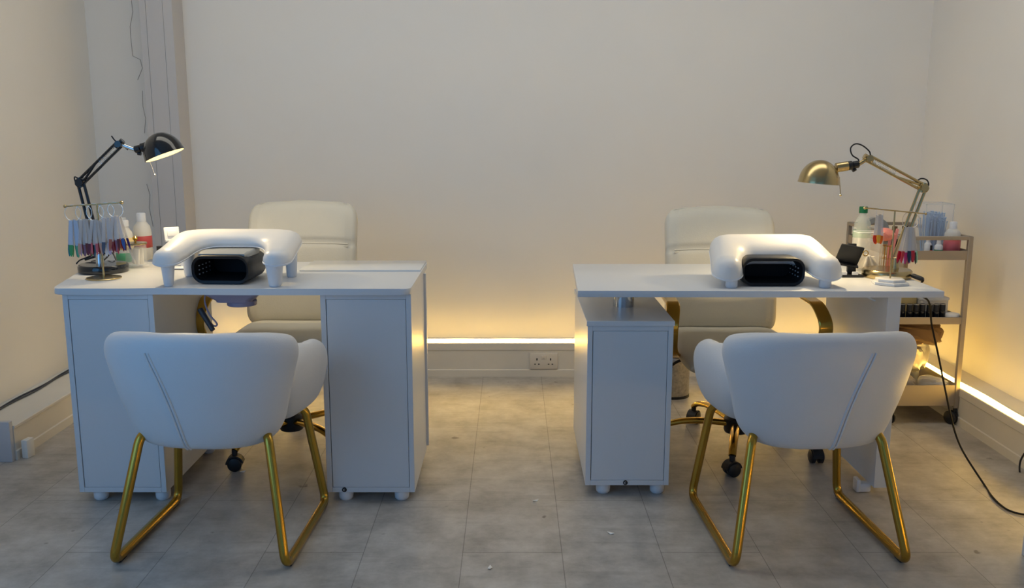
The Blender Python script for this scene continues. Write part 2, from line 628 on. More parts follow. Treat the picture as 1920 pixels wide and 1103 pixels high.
led_strip([(-1.645 + (1.99 + 1.645) * k / n, 4.684 + .002 * sin(k * .5), SHB + .0105 + .0015 * sin(k * .9) * sin(k * .37)) for k in range(n + 1)], (0, 1, 0),
          'glowing warm LED strip running along the skirting of the back wall')
led_strip([(2.000 + .003 * sin(k * .8), -0.6 + (4.64 + 0.6) * k / n, SHR + .0105 + .001 * sin(k * 1.3)) for k in range(n + 1)], (1, 0, 0),
          'glowing warm LED strip running along the right wall skirting behind the trolley')
bm = B()
for off in (0, .014):
    tube(bm, [(XL + .03 + off + .006 * sin(k * .7 + off * 90), 3.44 + 1.2 * k / 24, SH + .004) for k in range(25)], .004, 6)
tag(make('cable', bm, M['grey_dark']), 'thin dark double cable lying on the left skirting', 'cable')

# double socket on the back skirting
sk = root('power_socket', (0.168, 4.668, 0.086), 'white double power socket set in the back skirting', 'socket')
make('faceplate', box(B(), -.074, .074, -.008, .004, -.043, .043, .003), M['socket'], sk)
for sx in (-.036, .036):
    bm = B()
    box(bm, sx - .003, sx + .003, -.0088, -.004, .004, .016)
    box(bm, sx - .014, sx - .006, -.0088, -.004, -.018, -.0135)
    box(bm, sx + .006, sx + .014, -.0088, -.004, -.018, -.0135)
    make('socket_holes', bm, M['black'], sk)
for sx in (-.0075, .0075):
    make('rocker_switch', box(B(), sx - .005, sx + .005, -.011, -.006, .012, .030, .001), M['socket'], sk)


# ------------------------------------------------------------------ manicure desks
def pedestal(parent, x0, x1, y0, y1, z0, z1, lock_x, name='pedestal', inset_right=True):
    c = B()
    t = .018
    box(c, x0, x0 + t, y0, y1, z0, z1, .0008, 1)
    box(c, x1 - t, x1, y0, y1, z0, z1, .0008, 1)
    box(c, x0 + t, x1 - t, y0, y1, z0, z0 + t, .0008, 1)
    box(c, x0 + t, x1 - t, y0, y1, z1 - t, z1, .0008, 1)
    box(c, x0 + t, x1 - t, y1 - t, y1, z0 + t, z1 - t)
    p = make(name, c, M['laminate'], parent, world=True)
    g = .0022
    make('door', box(B(), x0 + t + g, x1 - t - g * .6, y0 + .001, y0 + .018, z0 + t + .0008, z1 - t - .0008, .0008, 1), M['laminate'], p, world=True)
    make('shadow_gap', box(B(), x0 + t - .001, x1 - t + .001, y0 + .022, y0 + .026, z0 + t - .001, z1 - t + .001), M['gap'], p, world=True)
    if lock_x is not None:
        b = B()
        mxx = Matrix.Translation((lock_x, y0, z0 + .010)) @ Matrix.Rotation(pi / 2, 4, 'X')
        lathe(b, [(0, -.002), (.0085, -.002), (.0085, .002), (.0055, .0028), (0, .0028)], 20, mxx)
        l = make('cam_cap', b, M['black'], p, world=True)
        b = B()
        arc = [V((lock_x + .0032 * cos(a), y0 - .0029, z0 + .010 + .0032 * sin(a))) for a in [radians(60 + 24 * k) for k in range(11)]]
        tube(b, arc, .0007, 5)
        make('cam_mark', b, M['plastic_white'], l, world=True)
    return p


def foot(parent, x, y, z1, r=.026):
    b = B()
    lathe(b, [(0, 0), (r * .72, 0), (r * .95, .006), (r, .016), (r, z1), (0, z1)], 20, Matrix.Translation((x, y, 0)))
    return make('foot', b, M['plastic_white'], parent, world=True)


# left desk
zt = 0.768
DL = root('manicure_desk', (-0.95, 3.3, 0), 'white manicure desk with two pedestals, under the black lamp', 'desk', 'white manicure desks')
poly = fillet([(-1.548, 3.004, 0), (-1.30, 3.0, 0), (-1.22, 3.012, 0), (-0.9, 2.998, 0), (-0.341, 2.996, 0), (-0.341, 3.63, 0), (-1.685, 3.63, 0)], .035, 6, closed=True)
poly = [(p.x, p.y) for p in poly]
make('tabletop', prism(B(), poly, zt - .022, zt, .0025), M['laminate'], DL, world=True)
# thin pale glossy board standing in for the lamplit strip beyond the cushion's shadow
make('lamplit_strip', box(B(), -0.80, -0.345, 3.37, 3.625, zt - .004, zt + .006, .0015), M['laminate_lamplit'], DL, world=True)
pedestal(DL, -1.523, -1.216, 3.018, 3.60, .036, zt - .022, None)
pedestal(DL, -0.650, -0.342, 3.018, 3.46, .036, zt - .022, -0.590)
make('back_panel', box(B(), -0.66, -0.333, 3.46, 3.478, .05, zt - .022, .001, 1), M['laminate'], DL, world=True)
for x, y in ((-1.462, 3.05), (-1.242, 3.05), (-1.462, 3.55), (-1.235, 3.52), (-0.59, 3.05), (-0.392, 3.05), (-0.59, 3.42), (-0.392, 3.42)):
    foot(DL, x, y, .037)

# right desk
zr = 0.75
DR = root('manicure_desk', (0.85, 3.35, 0), 'white manicure desk with one low pedestal and chrome post, under the brass lamp', 'desk', 'white manicure desks')
poly = [(0.226, 3.062), (1.478, 3.05), (1.482, 3.69), (0.25, 3.69)]
make('tabletop', prism(B(), poly, zr - .0225, zr, .0012), M['laminate'], DR, world=True)
pd = pedestal(DR, 0.262, 0.560, 3.068, 3.70, .042, 0.625, 0.405)
make('pedestal_top', box(B(), 0.258, 0.563, 3.062, 3.705, 0.625, 0.643, .0012, 1), M['laminate'], DR, world=True)
make('support_post', cyl(B(), 0.418, 3.34, 0.643, zr - .0225, .039, seg=40), M['chrome'], DR, world=True)
make('side_panel', box(B(), 1.294, 1.341, 3.068, 3.67, .032, zr - .0225, .001, 1), M['laminate'], DR, world=True)
for x, y in ((0.33, 3.11), (0.525, 3.11), (0.33, 3.64), (0.525, 3.64)):
    foot(DR, x, y, .043)
for y in (3.12, 3.62):
    b = B()
    box(b, 1.255, 1.300, y - .02, y + .02, .0, .034, .008)
    box(b, 1.245, 1.262, y - .022, y + .022, .0, .05, .007)
    make('foot', b, M['plastic_white'], DR, world=True)
b = B()
tube(b, fillet([(1.242, 3.12, zr - .0225), (1.242, 3.12, zr - .032), (1.268, 3.11, zr - .045)], .006), .003, 8)
make('cable_hook', b, M['plastic_white'], DR, world=True)


# ------------------------------------------------------------------ tub chairs with gold sled legs
def tub_chair(loc, rz, seam_side, label, far_y=.262):
    t = root('tub_chair', loc, label, 'chair', 'white tub chairs in front of the desks', rz)

    def outline(v, s):          # v in 0..1 -> half width
        w = .214 + .091 * v ** .95
        if v > .80:
            k = (v - .80) / .20
            w -= .050 * (1 - sqrt(max(0, 1 - k * k)))
        lo, cut = (.10, .014) if s * seam_side > 0 else (.28, .062)
        if v < lo:
            k = (lo - v) / lo
            w -= cut * (1 - sqrt(max(0, 1 - k * k)))
        return w

    def C(s, q):
        v = (q + 1) / 2
        w = outline(v, s)
        x = s * w
        y = -.185 - .075 * v - .02 * sin(pi * v) + (.085 + .03 * v) * abs(s) ** 2.3
        z = .352 + .368 * v - .030 * abs(s) ** 2.3 * v + (.012 if s * seam_side < 0 else 0) * abs(s) ** 3 * (1 - v)
        return V((x, y, z))
    make('backrest', pillow(B(), C, .036, 44, 40, 8, 10), M['white_leather'], t, sharp=80)
    # double stitched seam slanting down the outside of the back
    b = B()
    for off in (-.0052, .0052):
        pts = []
        for k in range(15):
            f = k / 14
            v = .86 - .84 * f
            s = seam_side * (.36 - .20 * f - .05 * sin(pi * f))
            c = C(s, 2 * v - 1)
            e = 1e-3
            nn = (C(s + e, 2 * v - 1) - C(s - e, 2 * v - 1)).cross(C(s, 2 * v - 1 + e) - C(s, 2 * v - 1 - e)).normalized()
            if nn.y > 0:
                nn = -nn
            q = 2 * v - 1
            kk = .036 * sqrt(1 - abs(s) ** 8) * sqrt(max(0, 1 - abs(q) ** 10))
            pts.append(c + nn * (kk + .0004) + V((off, 0, 0)))
        tube(b, pts, .0044, 8)
    make('seam', b, M['white_leather'], t)
    for sd in (-1, 1):
        def A(s, q, sd=sd):
            v = (q + 1) / 2
            hl = .172
            if v > .45:
                k = (v - .45) / .55
                hl *= sqrt(max(.02, 1 - .93 * k ** 2.2))
            yc = .045 - .03 * v
            if v < .5:
                k = (.5 - v) / .5
                hl *= 1 - .35 * k ** 2
                yc += .055 * k
            bulge = .012 * (1 - s * s)
            x = .196 + .062 * sin(min(1, v * 1.15) * pi / 2) + bulge - .012 * v ** 6 + .020 * s
            return V((sd * x, yc + s * hl, .385 + .245 * v))
        make('armrest', pillow(B(), A, .034, 26, 26, 5, 5), M['white_leather'], t, sharp=80)

    def Sx(s, q):
        fr = .192 - .02 * max(0, q) ** 3
        return V((s * fr, .055 + q * .185, .425 + .012 * q - .006 * (1 - s * s)))
    make('seat', pillow(B(), Sx, .045, 26, 26, 7, 7), M['white_leather'], t, sharp=80)

    def Px(s, q):
        return V((s * .150, .02 + q * .165, .378 + .006 * s * s))
    make('seat_pan', pillow(B(), Px, .022, 18, 18, 7, 7), M['white_leather'], t, sharp=80)
    for sd in (-1, 1):
        pts = fillet([(sd * .165, -.120, .392), (sd * .196, -.178, .385), (sd * .262, -.278, .0165), (sd * .262, far_y, .0165), (sd * .218, far_y - .057, .37), (sd * .17, .13, .385)], .045, 8)
        leg = make('sled_leg', tube(B(), pts, .0142, 16), M['gold_tube'], t, sharp=80)
        for y in (-.225, far_y - .04):
            b = B()
            box(b, sd * .262 - .008, sd * .262 + .008, y - .022, y + .022, 0, .012, .003)
            make('foot_glide', b, M['black'], leg)
        b = B()
        tube(b, [(sd * .262, far_y - .012, .009), (sd * .2615, far_y, .016), (sd * .259, far_y + .004, .04)], .0095, 10)
        make('foot_glide', b, M['black'], leg)
    return t


tub_chair((-0.922, 2.795, 0), radians(-2.5), -1, 'white leatherette tub chair on gold sled legs, before the black-lamp desk', .208)
tub_chair((0.912, 2.795, 0), radians(2.5), 1, 'white leatherette tub chair on gold sled legs, before the brass-lamp desk')


# ------------------------------------------------------------------ cream office chairs
def office_chair(loc, rz, label, start_deg, arm_h=.645, dz=0.0, hub_x=0.0):
    t = root('office_chair', loc, label, 'chair', 'cream office chairs behind the desks', rz)
    # backrest: sits at +y, faces -y
    def C(s, q):
        v = (q + 1) / 2
        w = .242 - .004 * v
        if v > .86:
            k = (v - .86) / .14
            w -= .045 * (1 - sqrt(max(0, 1 - k * k)))
        if v < .1:
            k = (.1 - v) / .1
            w -= .03 * (1 - sqrt(max(0, 1 - k * k)))
        z = .46 + dz + .51 * v + .014 * (1 - s * s) * v ** 4
        y = .30 + .115 * v - .05 * sin(pi * v) * .6 - .030 * s * s
        return V((s * w, y, z))

    def crease(s, q, k):
        v = (q + 1) / 2
        c = exp(-((v - .665) / .016) ** 2) * .011 + exp(-((abs(s) - .90) / .03) ** 2) * .004
        return max(0, k - c), max(0, k - c)
    back = make('backrest', pillow(B(), C, .040, 34, 56, 9, 9, crease), M['cream'], t, sharp=80)
    b = B()
    for dv in (-.010, .010):
        pts = []
        for k in range(21):
            s = -.86 + 1.72 * k / 20
            q = 2 * (.665 + dv) - 1
            pts.append(C(s, q) + V((0, -.0365, 0)))
        tube(b, pts, .0028, 6)
    make('seam', b, M['cream_seam'], back)

    def Sx(s, q):
        w = .245 - .02 * abs(q) ** 4
        return V((s * w, .035 + q * .275, (.432 + dz) - .022 * max(0, -q) ** 3 + .006 * s * s))
    make('seat', pillow(B(), Sx, .046, 30, 30, 7, 7), M['cream'], t, sharp=80)
    # mechanism, lift and hub
    b = B()
    box(b, -.09, .09, -.10, .13, .352, .388, .006)
    make('tilt_mechanism', b, M['black'], t)
    b = B()
    tube(b, fillet([(-.08, .02, .365), (-.22, .02, .365), (-.26, .02, .335)], .03), .006, 8)
    rod(b, (-.255, .02, .345), (-.285, .02, .285), .014, .017, 12, .003)
    make('lever', b, M['black'], t)
    b = B()
    lathe(b, [(0, .07), (.030, .07), (.030, .22), (.024, .225), (.024, .352), (0, .352)], 24)
    make('gas_lift', b, M['black'], t).location.x = hub_x
    b = B()
    lathe(b, [(0, .066), (.046, .066), (.050, .075), (.050, .125), (.040, .135), (0, .135)], 28)
    make('hub', b, M['black'], t).location.x = hub_x
    for k in range(5):
        a = radians(start_deg + 72 * k)
        d, sd = V((cos(a), sin(a), 0)), V((-sin(a), cos(a), 0))
        prof = [(.035, .104), (.10, .112), (.18, .116), (.24, .112), (.297, .098), (.330, .078)]
        pts = catmull([d * r + V((0, 0, z)) for r, z in prof], 5)
        sc_ = [(1 - .28 * i / (len(pts) - 1), 1 - .2 * i / (len(pts) - 1)) for i in range(len(pts))]
        sec = [(.020 * cos(2 * pi * j / 12), .014 * sin(2 * pi * j / 12)) for j in range(12)]
        lg = make('base_leg', sweep(B(), pts, sec, side=sd, scale=sc_), M['gold'], t, sharp=80)
        c = d * .330
        lg.location.x = hub_x
        b = B()
        rod(b, c + V((0, 0, .045)), c + V((0, 0, .082)), .011)
        # hooded twin wheel caster
        ca = a + .6
        ax = V((cos(ca), sin(ca), 0))
        for o0, o1 in ((-.027, -.004), (.004, .027)):
            tb = B()
            lathe(tb, [(0, 0), (.020, 0), (.0265, .004), (.0265, .019), (.020, .023), (0, .023)], 24)
            bmesh.ops.transform(tb, matrix=to_axis(c + ax * o0 + V((0, 0, .0268)), ax), verts=tb.verts)
            join(b, tb)
        f_ = V((-sin(ca), cos(ca), 0))
        hood = [c + V((0, 0, .027)) + (f_ * cos(g) + V((0, 0, 1)) * sin(g)) * .031 for g in [radians(10 + 14 * i) for i in range(13)]]
        sweep(b, hood, [(.020, .003), (-.020, .003), (-.020, -.003), (.020, -.003)], side=ax)
        make('caster', b, M['black'], lg)
    for sd in (-1, 1):
        pts = fillet([(sd * .235, .315, arm_h - .01), (sd * .275, .22, arm_h + .008), (sd * .280, -.150, arm_h), (sd * .298, -.212, arm_h - .075), (sd * .288, -.150, arm_h - .195), (sd * .24, -.06, .398), (sd * .12, -.02, .388)], .075, 8)
        sec = [(.026, .0035), (.022, .007), (-.022, .007), (-.026, .0035), (-.026, -.0035), (-.022, -.007), (.022, -.007), (.026, -.0035)]
        ar = make('armrest', sweep(B(), pts, sec, side=(sd, 0, 0)), M['gold'], t)
        b = B()
        lathe(b, [(0, -.002), (.009, -.002), (.009, .003), (.004, .006), (0, .006)], 16, to_axis((sd * .290, -.186, arm_h - .115), (0, -1, -.35)))
        make('bolt', b, M['gold'], ar)
    return t


office_chair((-0.918, 3.62, 0), 0.0, 'cream leather swivel chair with gold arms behind the two-pedestal desk', -117)
office_chair((0.905, 3.585, 0), 0.0, 'cream leather swivel chair with gold arms behind the chrome-post desk', -106, .628, -.022, .02)


# ------------------------------------------------------------------ hand rest cushions
def resample(pts, n):
    acc = [0.0]
    for p, q in zip(pts, pts[1:]):
        acc.append(acc[-1] + (q - p).length)
    out, j = [], 0
    for k in range(n):
        d = acc[-1] * k / (n - 1)
        while j < len(acc) - 2 and acc[j + 1] < d:
            j += 1
        f = (d - acc[j]) / max(1e-9, acc[j + 1] - acc[j])
        out.append(pts[j].lerp(pts[j + 1], min(1, f)))
    return out


def hand_rest(loc, label, outer, inner, y_tip, y_rear, y_in, ro, ri, z_tip, z_rear, th, legs):
    """outer / inner: half widths of the U (at the tips, at the rear); y_*: tips, rear edge, inner edge"""
    t = root('hand_rest', loc, label, 'hand rest', 'U-shaped hand rests on the desks')
    n = 64
    O = resample(fillet([(-outer[0], y_tip, 0), (-outer[1], y_rear, 0), (outer[1], y_rear, 0), (outer[0], y_tip, 0)], ro, 14), n)
    I = resample(fillet([(-inner[0], y_tip, 0), (-inner[1], y_in, 0), (inner[1], y_in, 0), (inner[0], y_tip, 0)], ri, 14), n)

    def zof(y):
        f = max(-.25, min(1, (y - y_tip) / (y_rear * .55 - y_tip)))
        f = f if f < 0 else .55 * f + .45 * f * f * (3 - 2 * f)
        return z_tip + (z_rear - z_tip) * f
    # stations: outer point, inner point, height factor; the tips end in half rounds
    st_ = []
    for end in (0, 1):
        o, i_ = (O[0], I[0]) if end == 0 else (O[-1], I[-1])
        c, h = (o + i_) / 2, (o - i_) / 2
        caps = []
        for k in range(1, 9):
            a_ = pi / 2 * k / 8
            d = V((0, -1, 0)) * h.length * .85 * sin(a_)
            hh = h * max(.02, cos(a_))
            caps.append((c + d + hh, c + d - hh, .30 + .70 * max(0, cos(a_)) ** .6))
        if end == 0:
            st_ = list(reversed(caps)) + [(p, q, 1.0) for p, q in zip(O, I)]
        else:
            st_ += caps

    def build(grow, lo, hi, pexp, drop):
        bm_ = B()
        m = 13
        rings = []
        for o, i_, hf in st_:
            c, h = (o + i_) / 2, (o - i_) / 2
            h = h * ((h.length + grow) / max(1e-6, h.length)) if h.length > .004 else h
            row = []
            for k in range(m):
                u = -cos(pi * k / (m - 1))
                p = c + h * u
                row.append(V((p.x, p.y, zof(p.y) - drop + hi * hf * (1 - abs(u) ** pexp) ** .5)))
            for k in range(1, m - 1):
                u = cos(pi * k / (m - 1))
                p = c + h * u
                row.append(V((p.x, p.y, zof(p.y) - drop - lo * (1 - abs(u) ** 8) ** .5)))
            rings.append([bm_.verts.new(p) for p in row])
        L_ = len(rings[0])
        for r0, r1 in zip(rings, rings[1:]):
            for j in range(L_):
                bm_.faces.new((r0[j], r0[(j + 1) % L_], r1[(j + 1) % L_], r1[j]))
        bm_.faces.new(rings[0])
        bm_.faces.new(rings[-1])
        return bm_
    make('cushion', build(0, .004, th, 2.6, 0), M['cushion'], t, sharp=80)
    make('base_rim', build(.002, .007, .004, 6, .003), M['plastic_white'], t, sharp=80)
    for x, y, r0, r1 in legs:
        b = B()
        lathe(b, [(0, 0), (r0 - .003, 0), (r0, .004), (r1, zof(y) - .004), (0, zof(y) - .004)], 24, Matrix.Translation((x, y, 0)))
        make('leg', b, M['plastic_white'], t)
    return t


hand_rest((-0.985, 3.15, zt + .0005), 'white U-shaped hand rest cushion on four tapered legs over the grey-topped nail lamp', (.236, .226), (.138, .112), -.095, .195, .055, .12, .085,
          .088, .128, .042, [(-.186, -.100, .016, .024), (.178, -.105, .021, .031), (-.190, .115, .018, .026), (.186, .10, .018, .025)])
hand_rest((0.928, 3.225, zr + .0005), 'white U-shaped hand rest cushion on short round legs over the all-black nail lamp', (.226, .187), (.120, .095), -.085, .175, .005, .060, .075,
          .048, .100, .064, [(-.160, -.098, .021, .021), (.167, -.098, .021, .021), (-.135, .09, .02, .02), (.135, .09, .02, .02)])


# ------------------------------------------------------------------ nail lamps
def rrect(w, h, r, n=8):
    out = []
    for cx, cz, a0 in ((w - r, h - r, 0), (-w + r, h - r, 90), (-w + r, -h + r, 180), (w - r, -h + r, 270)):
        for k in range(n + 1):
            a = radians(a0 + 90 * k / n)
            out.append((cx + r * cos(a), cz + r * sin(a)))
    return out


def nail_lamp(loc, rz, label, w=.105, h=.05, d=.21, top=None):
    t = root('nail_lamp', loc, label, 'nail lamp', 'black curing lamps under the hand rests', rz)
    zc = h

    def loop(bm_, pts, y):
        return [bm_.verts.new((x, y, zc + z)) for x, z in pts]
    bm_ = B()
    levels = [(rrect(w - .010, h - .012, .030), .03), (rrect(w - .010, h - .012, .030), .002), (rrect(w - .002, h - .002, .040), -.002), (rrect(w, h, .042), .004),
              (rrect(w, h, .042), .05), (rrect(w * .97, h * .97, .042), d - .03), (rrect(w * .90, h * .85, .036), d)]
    rs = [loop(bm_, p, y) for p, y in levels]
    n_ = len(rs[0])
    for a, b in zip(rs, rs[1:]):
        for j in range(n_):
            bm_.faces.new((a[j], a[(j + 1) % n_], b[(j + 1) % n_], b[j]))
    bm_.faces.new(rs[-1])
    sh = make('shell', bm_, M['black_satin'], t)
    bm_ = B()
    lv = [(rrect(w - .011, h - .013, .030), .003), (rrect(w - .014, h - .016, .030), d - .04)]
    rs = [loop(bm_, p, y) for p, y in lv]
    for j in range(n_):
        bm_.faces.new((rs[0][j], rs[0][(j + 1) % n_], rs[1][(j + 1) % n_], rs[1][j]))
    bm_.faces.new(rs[1])
    cav = make('cavity', bm_, M['black_void'], t)
    side = -1 if rz < 0 else 1
    for r in range(3):
        for c in range(4):
            x = side * (w - .0165)
            y = .03 + .030 * c
            make('diode', box(B(), x - .002, x + .002, y - .003, y + .003, zc - .022 + .015 * r, zc - .018 + .015 * r, .0008, 1), M['diode'], cav)
    if top:
        bm_ = B()
        secs = [(rrect(w * .80, .006, .005), .02), (rrect(w * .86, .012, .010), .045), (rrect(w * .86, .014, .012), d - .06), (rrect(w * .78, .006, .005), d - .03)]
        rs = [[bm_.verts.new((x, y, 2 * h - .003 + z)) for x, z in p] for p, y in secs]
        for a, b_ in zip(rs, rs[1:]):
            for j in range(len(a)):
                bm_.faces.new((a[j], a[(j + 1) % len(a)], b_[(j + 1) % len(a)], b_[j]))
        bm_.faces.new(rs[0])
        bm_.faces.new(rs[-1])
        make('top_cover', bm_, top, t)
    return t


nail_lamp((-1.005, 3.085, zt + .0005), radians(-4), 'black nail curing lamp with grey top under the tapered-leg hand rest', w=.102, top=M['housing'])
nail_lamp((0.918, 3.145, zr + .0005), radians(0), 'all-black nail curing lamp under the short-legged hand rest', w=.112, h=.051, d=.17)

# ------------------------------------------------------------------ dust extractor under the left desk
ex = root('dust_extractor', (-0.985, 3.19, zt - .022), 'lavender grey dust extractor hanging under the desk top', 'dust extractor')
b = B()
secs = [(.112, .085, 0), (.112, .085, -.010), (.062, .055, -.048), (.062, .055, -.052)]
rs = [[b.verts.new((x, y, z)) for x, y in rrect(a, c, .022)] for a, c, z in secs]
for r0, r1 in zip(rs, rs[1:]):
    for j in range(len(r0)):
        b.faces.new((r0[j], r0[(j + 1) % len(r0)], r1[(j + 1) % len(r0)], r1[j]))
b.faces.new(rs[0])
b.faces.new(rs[-1])
make('hopper', b, M['lavender'], ex)
make('outlet', cyl(B(), .018, 0, -.070, -.052, .052, seg=32, bev=.002), M['lavender'], ex)
b = B()
tube(b, catmull([(-.10, 0, -.004), (-.112, -.01, -.05), (-.095, -.02, -.10), (-.07, -.02, -.135), (-.085, -.01, -.145), (-.11, 0, -.12)], 8), .0032, 6)
make('cable', b, M['lavender'], ex)
b = B()
rod(b, (-.135, 0, -.085), (-.085, -.02, -.16), .011, .009, 10, .002)
make('plug', b, M['grey_dark'], ex)


# ------------------------------------------------------------------ spring arm desk lamps
def desk_lamp(base_c, zt_, yl, label, metal, base_metal, stem_metal, stem, elbow, joint, neck, rimA, rimB, depth_px, pull, cable_pts, cord=None, bulb_on=True):
    """stem, elbow, joint, neck, rim ends: points of the lamp's own plane"""
    t = root('desk_lamp', (base_c[0], base_c[1], zt_ + .0005), label, 'lamp', 'spring arm desk lamps')
    b = B()
    lathe(b, [(0, 0), (.086, 0), (.089, .004), (.089, .024), (.084, .030), (.03, .0315), (0, .0315)], 48)
    make('base', b, base_metal, t)
    W = lambda p: V(p)
    b = B()
    s0 = V((stem.x, stem.y, zt_ + .03))
    rod(b, s0, s0 + V((0, 0, .045)), .015, .013, 20, .002)
    make('stem', b, stem_metal, t, world=True)
    d1 = (elbow - stem).normalized()
    perp1 = V((d1.z, 0, -d1.x))
    s1 = s0 + V((0, 0, .035))
    b = B()
    for o in (-.011, .011):
        rod(b, s1 + perp1 * o, elbow + perp1 * o, .0058, seg=8)
    make('lower_arm', b, metal, t, world=True)
    d2 = (joint - elbow).normalized()
    perp2 = V((d2.z, 0, -d2.x))
    b = B()
    for o in (-.011, .011):
        rod(b, elbow + perp2 * o, joint + perp2 * o, .0052, seg=8)
    rod(b, elbow.lerp(joint, .02) + perp2 * .006, elbow.lerp(joint, .48) - perp2 * .012, .0045, seg=8)
    ua = make('upper_arm', b, metal, t, world=True)
    b = B()
    for o in (-.011, .011):
        pts = []
        a0, a1 = elbow.lerp(joint, .5), elbow.lerp(joint, .96)
        for k in range(90):
            f = k / 89
            g = f * 2 * pi * 15
            pts.append(a0.lerp(a1, f) + perp2 * (o * .55 + .0035 * cos(g)) + V((0, .0035 * sin(g), 0)))
        tube(b, pts, .0009, 5)
    make('spring', b, M['chrome'], ua, world=True)
    b = B()
    for p, r, dds in ((elbow, .014, (d1, d2)), (joint, .012, (d2,))):
        b = B()
        lathe(b, [(0, -.017), (r, -.017), (r, .017), (0, .017)], 16, to_axis(p, (0, 1, 0)))
        for dd in dds:
            rod(b, p - dd * .018, p + dd * .018, .011, seg=10)
        make('joint', b, metal, t, world=True)
    # neck and bulb socket
    b = B()
    rod(b, joint, neck, .0075, seg=12)
    rim_c = (rimA + rimB) / 2
    axis_x = (rimB - rimA).normalized()
    up = V((-axis_x.z, 0, axis_x.x))
    if up.z < 0:
        up = -up
    R = (rimB - rimA).length / 2
    ctr = rim_c + up * depth_px * .55
    tow = (ctr - neck).normalized()
    make('neck', b, stem_metal, t, world=True)
    b = B()
    rod(b, neck, neck + tow * .022, .0135, seg=18, bev=.002)
    rod(b, neck + tow * .024, neck + tow * .040, .0165, seg=18, bev=.002)
    rod(b, neck + tow * .010 - V((0, 0, .015)), neck + tow * .022 - V((0, 0, .020)), .007, seg=10)
    make('lamp_holder', b, M['black'], t, world=True)
    b = B()
    rod(b, neck + tow * .040, neck + tow * max(.056, (ctr - neck).length - R * .78), .0175, seg=20, bev=.001)
    make('collar', b, metal, t, world=True)
    # dome shade: outer shell and inner lining
    mx = to_axis(rim_c, up)
    D = depth_px
    prof = [(R * cos(pi / 2 * k / 14), D * sin(pi / 2 * k / 14)) for k in range(15)]
    prof[-1] = (0, D)
    b = B()
    lathe(b, [(R - .002, -.002), (R + .0015, -.002), (R + .0015, .001)] + prof[1:], 48, mx)
    shd = make('lamp_shade', b, metal, t, world=True, sharp=60)
    b = B()
    lathe(b, [(R - .0018, -.0018)] + [(max(0, (r - .003)), max(-.0015, z - .003)) for r, z in prof], 48, mx)
    make('shade_lining', b, M['shade_inside'], shd, world=True, sharp=60)
    b = B()
    ball(b, rim_c + up * D * .42, .019, 18)
    make('bulb', b, M['bulb'], shd, world=True)
    b = B()
    rod(b, pull[0], pull[1], .0016, seg=8)
    ball(b, pull[1], .0042)
    make('pull_rod', b, M['brass'] if metal is M['brass'] else M['steel'], shd, world=True)
    b = B()
    for pts in cable_pts:
        tube(b, catmull(pts, 8), .0026, 8)
    make('cable', b, M['black'], t, world=True)
    # the bulb's own light, just inside the shade mouth
    ld = bpy.data.lights.new('lamp_light', 'SPOT')
    ld.energy, ld.color, ld.spot_size, ld.spot_blend, ld.shadow_soft_size = LAMP_POWER * 6, (1.0, 0.76, 0.42), radians(150), .5, .022
    lo = bpy.data.objects.new('lamp_light', ld)
    lo.location = rim_c + up * D * .12
    lo.rotation_euler = (-up).to_track_quat('-Z', 'Y').to_euler()
    sc.collection.objects.link(lo)
    lo.parent = t
    lo.matrix_parent_inverse = wm(t).inverted()
    return t


yl = 3.37
P = lambda px, py, y=yl: at(px, py, y)
desk_lamp((-1.535, yl), zt, yl, 'black spring arm desk lamp on round base', M['black_gloss'], M['black_gloss'], M['chrome'],
          P(187, 485), P(151, 342), P(224, 270), P(253, 281), P(275, 304), P(343, 277), .083,
          (P(281, 304), P(290, 328)),
          [[P(152, 338), P(140, 332), P(143, 345), P(152, 352)], [P(209, 255), P(216, 264), P(226, 270), P(240, 281)], [P(188, 470), P(165, 482), P(150, 488), P(143, 495)]])
yr = 3.36
Q = lambda px, py, y=yr: at(px, py, y)
desk_lamp((1.405, yr), zr, yr, 'brass spring arm desk lamp on round base', M['brass'], M['brass'], M['brass'],
          Q(1678, 495), Q(1731, 352), Q(1628, 297), Q(1610, 308), Q(1498, 340), Q(1572, 346), .084,
          (Q(1574, 332), Q(1576, 366)),
          [[Q(1632, 294), Q(1630, 284), Q(1617, 273), Q(1604, 270), Q(1595, 278), Q(1598, 291), Q(1610, 300), Q(1605, 309), Q(1595, 311)],
           [Q(1716, 342), Q(1727, 335), Q(1738, 338), Q(1741, 347), Q(1736, 356)]])


